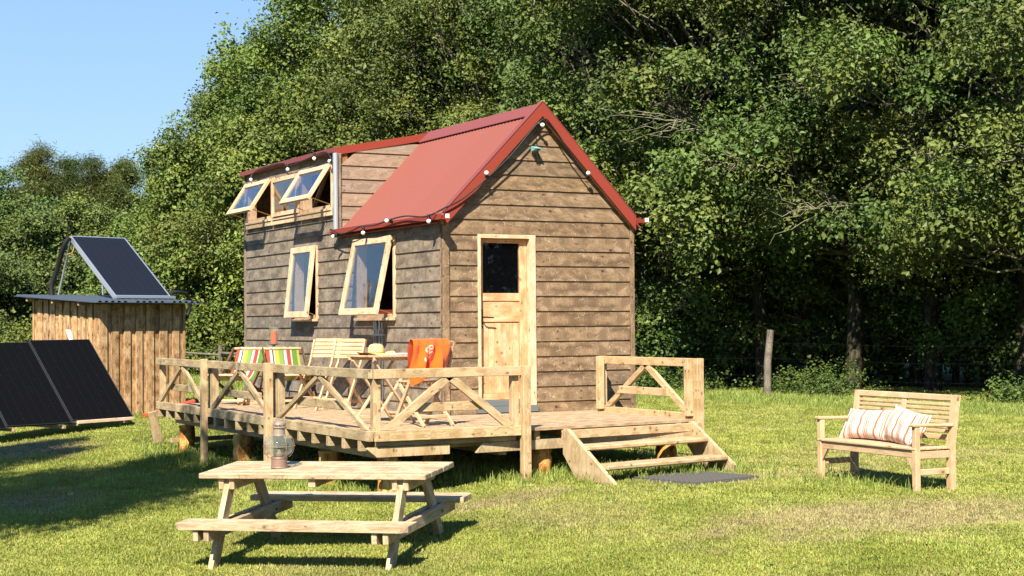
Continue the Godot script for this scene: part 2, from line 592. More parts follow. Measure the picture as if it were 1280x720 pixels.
func feather(root: Node3D, mat: Material, org: Vector3, along: Vector3, out: Vector3, y0: float, ylo: float, yhi: float, f0: Callable, f1: Callable, tint := 0.16) -> void:
	# one weatherboard of the course whose foot is y0, cut to ylo..yhi; f0, f1 give its two ends at a height
	var m := mb(tint, 0.05)
	var sec := func(y: float) -> Array:
		var t := (y - y0) / 0.197
		return [lerpf(0.011, 0.0, t), lerpf(0.027, 0.009, t)]
	var lo: Array = sec.call(ylo); var hi: Array = sec.call(yhi)
	var ends := []
	for f in [f0, f1]:
		var a: float = f.call(ylo); var b: float = f.call(yhi)
		ends.append([org + along * a + out * lo[0] + Vector3.UP * ylo, org + along * a + out * lo[1] + Vector3.UP * ylo, org + along * b + out * hi[1] + Vector3.UP * yhi, org + along * b + out * hi[0] + Vector3.UP * yhi])
	m.loft(ends[0], ends[1])
	part(m, "weatherboard", mat, root)

func clad(root: Node3D, mat: Material, org: Vector3, along: Vector3, out: Vector3, u0: Callable, u1: Callable, ybot: float, ytop: float, openings: Array, joint := true, tint := 0.16) -> void:
	# openings: [u0, u1, y0, y1]
	var j := ceili((ybot - Y0) / COURSE) - 1
	while true:
		var yc := Y0 + j * COURSE
		j += 1
		if yc >= ytop - 0.02: break
		var lo := maxf(yc, ybot)
		var hi := minf(yc + 0.197, ytop)
		if hi - lo < 0.02: continue
		var ymid := (lo + hi) * 0.5
		var a: float = u0.call(ymid); var b: float = u1.call(ymid)
		if b - a < 0.04: continue
		var cuts := [a, b]
		for o in openings:
			if o[2] < hi - 0.03 and o[3] > lo + 0.03:
				for e in [o[0], o[1]]:
					if e > a + 0.02 and e < b - 0.02: cuts.append(e)
		cuts.sort()
		if joint:
			for k in cuts.size() - 1:
				if cuts[k + 1] - cuts[k] > 2.6:
					cuts.append(lerpf(cuts[k], cuts[k + 1], rng.randf_range(0.3, 0.7)))
			cuts.sort()
		for k in cuts.size() - 1:
			var ca: float = cuts[k]; var cb: float = cuts[k + 1]
			var mid := (ca + cb) * 0.5
			var bands := [[lo, hi]]
			for o in openings:
				if mid > o[0] and mid < o[1]:
					var nb := []
					for bd in bands:
						if o[2] >= bd[1] or o[3] <= bd[0]: nb.append(bd); continue
						if o[2] - bd[0] > 0.03: nb.append([bd[0], o[2]])
						if bd[1] - o[3] > 0.03: nb.append([o[3], bd[1]])
					bands = nb
			for bd in bands:
				var f0 := func(_y: float) -> float: return ca + 0.0015
				var f1 := func(_y: float) -> float: return cb - 0.0015
				if k == 0: f0 = u0
				if k == cuts.size() - 2: f1 = u1
				feather(root, mat, org, along, out, yc, bd[0], bd[1], f0, f1, tint)

func cell_wall(m: Mesher, org: Vector3, along: Vector3, inn: Vector3, u0: float, u1: float, y0: float, y1: float, thick: float, openings: Array) -> void:
	var us := [u0, u1]; var ys := [y0, y1]
	for o in openings:
		us.append(o[0]); us.append(o[1]); ys.append(o[2]); ys.append(o[3])
	us.sort(); ys.sort()
	for i in us.size() - 1:
		for k in ys.size() - 1:
			if us[i + 1] - us[i] < 0.001 or ys[k + 1] - ys[k] < 0.001: continue
			var mu: float = (us[i] + us[i + 1]) * 0.5; var my: float = (ys[k] + ys[k + 1]) * 0.5
			if mu < u0 or mu > u1 or my < y0 or my > y1: continue
			var hole := false
			for o in openings:
				if mu > o[0] and mu < o[1] and my > o[2] and my < o[3]: hole = true
			if hole: continue
			var p: Vector3 = org + along * us[i] + Vector3.UP * ys[k]
			var q: Vector3 = org + along * us[i + 1] + Vector3.UP * ys[k + 1] + inn * thick
			m.block(Vector3(minf(p.x, q.x), minf(p.y, q.y), minf(p.z, q.z)), Vector3(maxf(p.x, q.x), maxf(p.y, q.y), maxf(p.z, q.z)), 0.0)

# profiled sheet: o = corner at the eave, along = direction across the ribs, up = vector from eave to ridge, nn = outward normal
func ribbed(m: Mesher, o: Vector3, along: Vector3, up: Vector3, nn: Vector3, width: float, period: float, rib: float, hgt: float) -> void:
	var prof := []
	var x := 0.0
	while x < width - 0.001:
		prof.append(Vector2(x, 0)); prof.append(Vector2(minf(x + period - rib * 1.6, width), 0))
		if x + period < width + 0.001:
			prof.append(Vector2(x + period - rib * 1.25, hgt)); prof.append(Vector2(x + period - rib * 0.35, hgt))
		x += period
	if prof[-1].x < width: prof.append(Vector2(width, 0))
	var mid := o + along * width * 0.5 + up * 0.5
	for k in prof.size() - 1:
		var a: Vector3 = o + along * prof[k].x + nn * prof[k].y
		var b: Vector3 = o + along * prof[k + 1].x + nn * prof[k + 1].y
		if (b - a).length() < 0.0005: continue
		var u0: float = prof[k].x; var u1: float = prof[k + 1].x; var l := up.length()
		m.face([a, b, b + up, a + up], [Vector2(u0, 0), Vector2(u1, 0), Vector2(u1, l), Vector2(u0, l)], (a + b + up) * 0.5 - nn)
	# underside and edges
	var t := -nn * 0.012
	var c0 := o + t; var c1 := o + along * width + t
	m.face([c0, c1, c1 + up, c0 + up], [Vector2.ZERO, Vector2.ONE, Vector2.ONE, Vector2.ZERO], mid)
	for e in [[o, o + along * width], [o + up, o + along * width + up], [o, o + up], [o + along * width, o + along * width + up]]:
		m.face([e[0], e[1], e[1] + t, e[0] + t], [Vector2.ZERO, Vector2.ONE, Vector2.ONE, Vector2.ZERO], mid)

# a window in the side wall (plane x = 0): tilt in degrees opens the sash outwards at its foot
func side_window(house: Node3D, z0: float, z1: float, y0: float, y1: float, tilt: float, label: String, rail := 0.085) -> void:
	var w := node("window", house)
	w.set_meta("label", label)
	var f := 0.045
	for e in [[Vector3(-0.04, y0, z0), Vector3(0.09, y1, z0 + f)], [Vector3(-0.04, y0, z1 - f), Vector3(0.09, y1, z1)], [Vector3(-0.041, y1 - f, z0 + f), Vector3(0.089, y1, z1 - f)], [Vector3(-0.041, y0, z0 + f), Vector3(0.089, y0 + f, z1 - f)]]:
		var m := mb(0.06, 0.03); m.block(e[0], e[1], 0.003); part(m, "frame", M.fresh_pine, w)
	var s := mb(0.05, 0.03)
	s.block(Vector3(-0.075, y0 - 0.035, z0 - 0.02), Vector3(-0.033, y0 - 0.001, z1 + 0.02), 0.004)
	part(s, "sill", M.fresh_pine, w)
	var L := y1 - y0 - 0.012
	var a := z0 + 0.004; var b := z1 - 0.004
	var th := 0.045
	var m2 := mb(0.05, 0.03)
	# the sash is one joined frame of two stiles and two rails
	m2.block(Vector3(-th, -L, a), Vector3(0, 0, a + rail), 0.004)
	m2.block(Vector3(-th, -L, b - rail), Vector3(0, 0, b), 0.004)
	m2.uo += Vector2(0.3, 0.6)
	m2.block(Vector3(-th + 0.001, -rail, a + rail), Vector3(-0.001, -0.001, b - rail), 0.004)
	m2.block(Vector3(-th + 0.001, -L + 0.001, a + rail), Vector3(-0.001, -L + rail, b - rail), 0.004)
	var sash_mesh := part(m2, "sash", M.fresh_pine, w)
	sash_mesh.position = Vector3(-0.046, y1 - 0.004, 0)
	sash_mesh.rotation_degrees.z = -tilt
	var g := Mesher.new()
	g.block(Vector3(-th * 0.62, -L + rail - 0.01, a + rail - 0.01), Vector3(-th * 0.42, -rail + 0.01, b - rail + 0.01), 0.0)
	var gp := part(g, "pane", M.glass, w)
	gp.position = sash_mesh.position
	gp.rotation = sash_mesh.rotation
	if tilt > 4.0:
		var t := deg_to_rad(tilt)
		for z in [z0 + 0.03, z1 - 0.03]:
			var st := Mesher.new()
			var tip := Vector3(-0.05, y1, z) + Vector3(-sin(t), -cos(t), 0) * (L * 0.93)
			st.tube([tip, Vector3(-0.03, y0 + 0.04, z)], [0.007], 6)
			part(st, "stay", M.brass, w)

func build_house() -> void:
	var h := thing("tiny_house", "small timber-clad house with red metal roof and open pine windows", "house")
	var W := 2.55; var L := -6.8
	var wins := [[-4.65, -3.79, 1.64, 2.63], [-2.41, -1.235, 1.64, 2.63]]
	var dorm := [[-6.62, -5.55, 3.10, 3.665], [-5.45, -4.40, 3.10, 3.665], [-4.32, -3.23, 3.10, 3.665]]
	var doorhole := [0.45, 1.212, 0.53, 2.592]
	# shell: thick walls with real openings, floor, ceiling under the roof
	var s := mb()
	cell_wall(s, Vector3(0.002, 0, 0), Vector3(0, 0, 1), Vector3(1, 0, 0), -3.03, -0.002, 0.46, 2.70, 0.1, wins)
	cell_wall(s, Vector3(0.002, 0, 0), Vector3(0, 0, 1), Vector3(1, 0, 0), L + 0.002, -3.03, 0.46, 3.80, 0.1, wins + dorm)
	part(s, "side_wall", M.inside_wood, h)
	s = mb()
	cell_wall(s, Vector3(0, 0, -0.002), Vector3(1, 0, 0), Vector3(0, 0, -1), 0.103, W - 0.103, 0.46, 2.70, 0.1, [doorhole])
	s.loft([Vector3(0.004, 2.70, -0.002), Vector3(W - 0.004, 2.70, -0.002), Vector3(1.275, 3.99, -0.002)], [Vector3(0.004, 2.70, -0.1), Vector3(W - 0.004, 2.70, -0.1), Vector3(1.275, 3.99, -0.1)])
	part(s, "end_wall", M.inside_wood, h)
	s = mb()
	s.block(Vector3(W - 0.1, 0.46, L + 0.002), Vector3(W - 0.002, 2.72, -0.002), 0.0)
	part(s, "far_wall", M.clad_gable, h)
	s = mb()
	s.loft([Vector3(0.104, 0.46, L + 0.004), Vector3(W - 0.104, 0.46, L + 0.004), Vector3(W - 0.104, 2.72, L + 0.004), Vector3(1.275, 4.0, L + 0.004), Vector3(0.104, 3.79, L + 0.004)], [Vector3(0.104, 0.46, L + 0.1), Vector3(W - 0.104, 0.46, L + 0.1), Vector3(W - 0.104, 2.72, L + 0.1), Vector3(1.275, 4.0, L + 0.1), Vector3(0.104, 3.79, L + 0.1)])
	part(s, "back_wall", M.clad_gable, h)
	s = mb()
	s.block(Vector3(0.0, 0.36, L), Vector3(W, 0.455, 0.0), 0.0)
	part(s, "floor", M.inside_wood, h)
	s = mb()
	s.block(Vector3(0.11, 2.72, L + 0.11), Vector3(W - 0.11, 2.80, -3.1), 0.0)
	part(s, "loft_floor", M.inside_wood, h)
	s = mb()
	s.loft([Vector3(0.0, 2.702, -0.002), Vector3(0.012, 2.69, -0.002), Vector3(1.275, 3.98, -0.002), Vector3(1.275, 4.05, -0.002)], [Vector3(0.0, 2.702, -3.03), Vector3(0.012, 2.69, -3.03), Vector3(1.275, 3.98, -3.03), Vector3(1.275, 4.05, -3.03)])
	part(s, "roof_lining", M.inside_wood, h)
	s = mb()
	s.loft([Vector3(W, 2.702, -0.002), Vector3(W - 0.012, 2.69, -0.002), Vector3(1.276, 3.98, -0.002), Vector3(1.276, 4.05, -0.002)], [Vector3(W, 2.702, L), Vector3(W - 0.012, 2.69, L), Vector3(1.276, 3.98, L), Vector3(1.276, 4.05, L)])
	part(s, "roof_lining", M.inside_wood, h)
	s = mb()
	s.loft([Vector3(-0.02, 3.80, -3.03), Vector3(-0.02, 3.84, -3.03), Vector3(1.275, 4.09, -3.03), Vector3(1.275, 4.05, -3.03)], [Vector3(-0.02, 3.80, L - 0.03), Vector3(-0.02, 3.84, L - 0.03), Vector3(1.275, 4.09, L - 0.03), Vector3(1.275, 4.05, L - 0.03)])
	part(s, "roof_lining", M.inside_wood, h)
	# trailer frame and wheels under the floor
	for x in [0.35, 2.2]:
		s = mb(); s.block(Vector3(x - 0.05, 0.22, L + 0.1), Vector3(x + 0.05, 0.358, -0.1), 0.003); part(s, "chassis_beam", M.black_metal, h)
	for z in [-3.1, -3.95]:
		for x in [0.28, 2.27]:
			var wheel := node("wheel", h, Vector3(x, 0.29, z))
			s = Mesher.new()
			s.lathe([Vector2(0.19, -0.09), Vector2(0.28, -0.09), Vector2(0.31, -0.06), Vector2(0.31, 0.06), Vector2(0.28, 0.09), Vector2(0.19, 0.09)], 24, Transform3D(Basis(Vector3(0, 0, 1), PI / 2), Vector3.ZERO))
			part(s, "tyre", M.tyre, wheel)
			s = Mesher.new()
			s.lathe([Vector2(0.0, 0.03), Vector2(0.08, 0.05), Vector2(0.19, 0.02), Vector2(0.19, -0.02), Vector2(0.0, -0.03)], 18, Transform3D(Basis(Vector3(0, 0, 1), PI / 2), Vector3.ZERO))
			part(s, "rim", M.zinc, wheel)
	# cladding
	var lo_f := func(_y: float) -> float: return L + 0.055
	var hi_f := func(_y: float) -> float: return 0.0
	var dz := func(_y: float) -> float: return -3.03
	clad(h, M.clad_side, Vector3.ZERO, Vector3(0, 0, 1), Vector3(-1, 0, 0), lo_f, hi_f, 0.46, 2.763, wins)
	clad(h, M.clad_side, Vector3.ZERO, Vector3(0, 0, 1), Vector3(-1, 0, 0), lo_f, dz, 2.763, 3.84, dorm)
	var gl := func(y: float) -> float: return clampf(1.275 - (4.05 - y) / 1.024, 0.082, 1.27)
	var gr := func(y: float) -> float: return clampf(1.275 + (4.05 - y) / 1.024, 1.28, W - 0.03)
	clad(h, M.clad_gable, Vector3.ZERO, Vector3(1, 0, 0), Vector3(0, 0, 1), gl, gr, 0.50, 4.03, [doorhole], false)
	var cl := func(y: float) -> float: return maxf(0.0, (y - 3.80) / 0.19)
	var cr := func(y: float) -> float: return maxf((y - 2.75) / 1.024, 0.0)
	clad(h, M.clad_cheek, Vector3(0, 0, -3.03), Vector3(1, 0, 0), Vector3(0, 0, 1), cl, cr, 2.763, 3.97, [], false, 0.06)
	# corner boards
	for e in [[Vector3(-0.002, 0.50, 0.002), Vector3(0.08, 2.74, 0.045)], [Vector3(W - 0.028, 0.50, -0.03), Vector3(W + 0.03, 2.74, 0.043)], [Vector3(-0.04, 0.46, L - 0.01), Vector3(0.0, 3.80, L + 0.05)], [Vector3(-0.038, 2.76, -3.03), Vector3(-0.001, 3.80, -2.985)]]:
		s = mb(0.05, 0.02); s.block(e[0], e[1], 0.004); part(s, "corner_board", M.clad_gable if e[0].z > -2 else M.clad_side, h)
	# main roof, side towards the deck
	var up := Vector3(1.275 + 0.10, 4.115 - 2.707, 0)
	var nn := Vector3(-up.y, up.x, 0).normalized()
	var z := 0.085
	for k in 3:
		s = mb(0.03, 0.02)
		var wd := 1.05 if k < 2 else 3.055 + 0.085 - 2.1
		ribbed(s, Vector3(-0.10, 2.707 - 0.001 * k, z), Vector3(0, 0, -1), up, nn, wd, 0.0875, 0.022, 0.0065)
		part(s, "roof_sheet", M.roof_red, h)
		z -= 1.05
	var up2 := Vector3(1.275 - 2.65, 4.115 - 2.707, 0)
	var n2 := Vector3(up.y, up.x, 0).normalized()
	z = 0.085
	for k in 7:
		s = mb(0.03, 0.02)
		ribbed(s, Vector3(2.65, 2.707, z), Vector3(0, 0, -1), up2, n2, 0.985, 0.0875, 0.022, 0.0065)
		part(s, "roof_sheet", M.roof_red, h)
		z -= 0.99
	var up3 := Vector3(1.275 + 0.07, 4.115 - 3.862, 0)
	var n3 := Vector3(-up3.y, up3.x, 0).normalized()
	z = -3.02
	for k in 4:
		s = mb(0.03, 0.02)
		ribbed(s, Vector3(-0.07, 3.862, z), Vector3(0, 0, -1), up3, n3, 0.965, 0.0875, 0.022, 0.0065)
		part(s, "roof_sheet", M.ridge_red, h)
		z -= 0.97
	# ridge capping, barge boards, verge trim
	for sd in [-1.0, 1.0]:
		s = mb()
		var zb := -3.0 if sd < 0 else L - 0.05
		var a := Vector3(1.275, 4.148, 0); var b := Vector3(1.275 + sd * 0.155, 3.998, 0)
		var th := Vector3(0, -0.008, 0)
		s.loft([a + Vector3(0, 0, 0.10), b + Vector3(0, 0, 0.10), b + th + Vector3(0, 0, 0.10), a + th + Vector3(0, 0, 0.10)], [a + Vector3(0, 0, zb), b + Vector3(0, 0, zb), b + th + Vector3(0, 0, zb), a + th + Vector3(0, 0, zb)])
		part(s, "ridge_cap", M.ridge_red, h)
		# the barge board follows the verge, cut plumb at eave and apex
		s = mb()
		var x0: float = 1.275 + sd * 0.0005; var x1: float = 1.275 + sd * 1.285
		var y0 := 4.072; var y1 := 4.072 - 1.285 * 1.024
		var hw := 0.086
		var sec := []
		for e in [[x0, y0], [x1, y1]]:
			sec.append([Vector3(e[0], e[1] - hw, 0.088), Vector3(e[0], e[1] - hw, 0.118), Vector3(e[0], e[1] + hw, 0.118), Vector3(e[0], e[1] + hw, 0.088)])
		s.loft(sec[0], sec[1])
		part(s, "barge_board", M.trim_red, h)
		s = mb()
		sec = []
		for e in [[x0, y0 + 0.094], [x1, y1 + 0.094]]:
			sec.append([Vector3(e[0], e[1] - 0.006, 0.02), Vector3(e[0], e[1] - 0.006, 0.124), Vector3(e[0], e[1] + 0.002, 0.124), Vector3(e[0], e[1] + 0.002, 0.02)])
		s.loft(sec[0], sec[1])
		part(s, "verge_trim", M.ridge_red, h)
		# rafter board closing the overhang
		s = mb()
		sec = []
		for e in [[x0, y0 - 0.03], [x1, y1 - 0.03]]:
			sec.append([Vector3(e[0], e[1] - 0.03, -0.01), Vector3(e[0], e[1] - 0.03, 0.087), Vector3(e[0], e[1] + 0.045, 0.087), Vector3(e[0], e[1] + 0.045, -0.01)])
		s.loft(sec[0], sec[1])
		part(s, "soffit", M.pine_grey, h)
	# dormer: red verge strip, dark eave strip
	s = mb()
	s.loft([Vector3(-0.075, 3.775, -3.0), Vector3(-0.075, 3.875, -3.0), Vector3(1.27, 4.13, -3.0), Vector3(1.27, 4.035, -3.0)], [Vector3(-0.075, 3.775, -3.022), Vector3(-0.075, 3.875, -3.022), Vector3(1.27, 4.13, -3.022), Vector3(1.27, 4.035, -3.022)])
	part(s, "dormer_fascia", M.trim_red, h)
	s = mb()
	s.block(Vector3(-0.085, 3.815, L - 0.06), Vector3(-0.055, 3.88, -3.024), 0.003)
	part(s, "dormer_eave_trim", M.ridge_red, h)
	# gutters: an open trough, brackets' white stop ends
	for e in [[-0.14, -0.04, 2.735, -3.07, 0.29], [2.62, 2.73, 2.765, L - 0.05, 0.13]]:
		var gt := node("gutter", h)
		s = mb(); s.block(Vector3(e[0], e[2], e[3]), Vector3(e[1], e[2] + 0.005, e[4]), 0.0); s.block(Vector3(e[0], e[2] + 0.005, e[3]), Vector3(e[0] + 0.005, e[2] + 0.062, e[4]), 0.0); s.block(Vector3(e[1] - 0.005, e[2] + 0.005, e[3]), Vector3(e[1], e[2] + 0.055, e[4]), 0.0)
		part(s, "trough", M.trim_red, gt)
		s = mb(); s.block(Vector3(e[0] + (0.055 if e[0] < 0 else 0.06), e[2] + 0.01, e[4] - 0.004), Vector3(e[1], e[2] + 0.058, e[4] + 0.006), 0.001)
		part(s, "stop_end", M.bulb_white, gt)
	s = Mesher.new()
	s.tube([Vector3(-0.082, 3.80, -2.995), Vector3(-0.082, 2.80, -2.985)], [0.034], 14)
	part(s, "downpipe", M.zinc, h)
	# windows
	side_window(h, wins[0][0], wins[0][1], wins[0][2], wins[0][3], 6.5, "narrow pine window standing slightly ajar")
	side_window(h, wins[1][0], wins[1][1], wins[1][2], wins[1][3], 12.0, "wide pine window propped open at its foot")
	side_window(h, dorm[0][0], dorm[0][1], dorm[0][2], dorm[0][3], 33.0, "dormer window propped wide open at the far end", 0.075)
	side_window(h, dorm[1][0], dorm[1][1], dorm[1][2], dorm[1][3], 0.0, "closed dormer window between the two open ones", 0.06)
	side_window(h, dorm[2][0], dorm[2][1], dorm[2][2], dorm[2][3], 33.0, "dormer window propped wide open beside the downpipe", 0.075)
	for e in [[-5.545, -5.455], [-4.395, -4.325]]:
		s = mb(0.05, 0.03); s.block(Vector3(-0.036, 3.06, e[0]), Vector3(-0.012, 3.69, e[1]), 0.003); part(s, "mullion_board", M.fresh_pine, h)
	for zz in [[-6.64, -5.53], [-5.47, -4.38], [-4.34, -3.21]]:
		s = mb(0.06, 0.03); s.block(Vector3(-0.062, 3.0, zz[0]), Vector3(-0.034, 3.062, zz[1]), 0.003); part(s, "window_board", M.fresh_pine, h)
	# red blinds and roof struts glimpsed inside
	s = mb(); s.block(Vector3(0.16, 1.60, -2.42), Vector3(0.18, 1.74, -1.2), 0.004); part(s, "cushion", M.curtain_red, h)
	for e in [[-6.3, 0.7], [-5.6, 0.9], [-4.9, 0.7], [-4.1, 0.9]]:
		s = mb(); s.beam(Vector3(0.2, 2.85, e[0]), Vector3(0.5, 3.85, e[0] + 0.3), 0.05, 0.05, Vector3(0, 0, 1)); part(s, "strut", M.fresh_pine, h)
	build_door(h)
	# pipes on the wall below the wide window
	for e in [[-1.80, 1.60, 0.009], [-1.745, 1.60, 0.007], [-1.64, 1.62, 0.010], [-1.56, 1.58, 0.008]]:
		s = Mesher.new()
		s.tube([Vector3(-0.06, e[1], e[0]), Vector3(-0.06, 0.55, e[0])], [e[2]], 8)
		part(s, "pipe", M.steel, h)
	s = mb(); s.block(Vector3(-0.075, 1.42, -1.83), Vector3(-0.034, 1.44, -1.52), 0.002); part(s, "pipe_clip", M.steel, h)

func build_door(h: Node3D) -> void:
	var d := node("door", h)
	var s: Mesher
	var fz0 := -0.09; var fz1 := 0.04
	for e in [[Vector3(0.452, 0.60, fz0), Vector3(0.486, 2.59, fz1)], [Vector3(1.128, 0.60, fz0), Vector3(1.21, 2.59, fz1)], [Vector3(0.486, 2.545, fz0 + 0.001), Vector3(1.128, 2.589, fz1 - 0.001)]]:
		s = mb(0.04, 0.02); s.block(e[0], e[1], 0.003); part(s, "jamb", M.fresh_pine, d)
	var z0 := -0.075; var z1 := -0.03
	for e in [[0.489, 0.545, 0.67, 2.542], [1.03, 1.125, 0.67, 2.542]]:
		s = mb(0.04, 0.02); s.block(Vector3(e[0], e[2], z0), Vector3(e[1], e[3], z1), 0.003); part(s, "stile", M.door_wood, d)
	for e in [[2.495, 2.541], [1.82, 1.91], [0.671, 0.745]]:
		s = mb(0.05, 0.03); s.block(Vector3(0.545, e[0], z0 + 0.001), Vector3(1.03, e[1], z1 - 0.001), 0.003); part(s, "rail", M.door_wood, d)
	s = mb(0.04, 0.03); s.block(Vector3(0.546, 1.575, z0 + 0.006), Vector3(1.029, 1.819, z1 - 0.012), 0.004); part(s, "upper_panel", M.door_wood, d)
	for k in 6:
		s = mb(0.08, 0.05)
		s.block(Vector3(0.546 + 0.0805 * k, 0.746, z0 + 0.006), Vector3(0.546 + 0.0805 * (k + 1) - 0.001, 1.560, z1 - 0.022), 0.004)
		part(s, "plank", M.door_wood, d)
	s = mb(); s.block(Vector3(0.546, 1.561, z0 + 0.006), Vector3(1.029, 1.574, z1 - 0.030), 0.0); part(s, "groove", M.door_wood, d)
	s = Mesher.new(); s.block(Vector3(0.54, 1.905, -0.056), Vector3(1.035, 2.50, -0.050), 0.0); part(s, "pane", M.glass, d)
	s = mb(); s.block(Vector3(0.43, 0.525, -0.02), Vector3(1.23, 0.598, 0.05), 0.004); s.block(Vector3(0.489, 0.599, -0.07), Vector3(1.125, 0.668, 0.03), 0.004); part(s, "threshold", M.threshold_grey, d)
	var hd := node("handle", d)
	s = mb(); s.block(Vector3(0.505, 1.50, -0.029), Vector3(0.535, 1.72, -0.018), 0.002); part(s, "back_plate", M.black_metal, hd)
	s = Mesher.new(); s.tube([Vector3(0.52, 1.63, -0.02), Vector3(0.52, 1.63, 0.035), Vector3(0.545, 1.632, 0.045), Vector3(0.645, 1.625, 0.045)], [0.009, 0.009, 0.009, 0.007], 8); part(s, "lever", M.black_metal, hd)
	s = Mesher.new(); s.tube([Vector3(0.52, 1.54, -0.02), Vector3(0.52, 1.54, -0.008)], [0.008], 8); part(s, "keyhole", M.brass, hd)

# ---------------------------------------------------------------- deck
# a braced rail panel: a, b = feet line (deck level), inside = horizontal direction towards the deck
func rail_panel(parent: Node3D, a: Vector3, b: Vector3, top: float, low: float, inside: Vector3, mat: Material, ends := [true, true]) -> void:
	var p := node("railing_panel", parent)
	var dir := (b - a).normalized()
	var s: Mesher
	var ya := Vector3.UP
	s = mb(0.1, 0.04); s.beam(a + ya * (top - 0.045), b + ya * (top - 0.045), 0.045, 0.09, ya); part(s, "top_rail", mat, p)
	s = mb(0.1, 0.04); s.beam(a + ya * (low + 0.05), b + ya * (low + 0.05), 0.045, 0.10, ya); part(s, "bottom_rail", mat, p)
	var mid := (a + b) * 0.5
	var t := top - 0.095; var l := low + 0.105
	var in2 := inside * 0.006
	for e in [[a, 1.0], [b, -1.0]]:
		var f: Vector3 = e[0] + dir * e[1] * 0.13 + ya * l + in2
		var g: Vector3 = mid - dir * e[1] * 0.02 + ya * t + in2
		# cut both ends level so that the brace sits between the rails
		s = mb(0.1, 0.05)
		var hw := dir * 0.062
		var hn := inside * 0.02
		s.loft([f - hw - hn, f + hw - hn, f + hw + hn, f - hw + hn], [g - hw - hn, g + hw - hn, g + hw + hn, g - hw + hn])
		part(s, "brace", mat, p)
	var ym := lerpf(l, t, 0.42)
	var q := (b - a).length() * 0.5
	var half := q * 0.52
	s = mb(0.1, 0.04); s.beam(mid - dir * half + ya * ym + inside * 0.047, mid + dir * half + ya * ym + inside * 0.047, 0.04, 0.085, ya); part(s, "cross_rail", mat, p)
	var k := 0
	for e in [[a, 1.0], [b, -1.0]]:
		if ends[k]:
			s = mb(0.08, 0.04)
			var f: Vector3 = e[0] + dir * e[1] * 0.04 + inside * 0.062
			s.beam(f + ya * (low + 0.07), f + ya * (top - 0.001), 0.075, 0.075, dir)
			part(s, "end_post", mat, p)
		k += 1

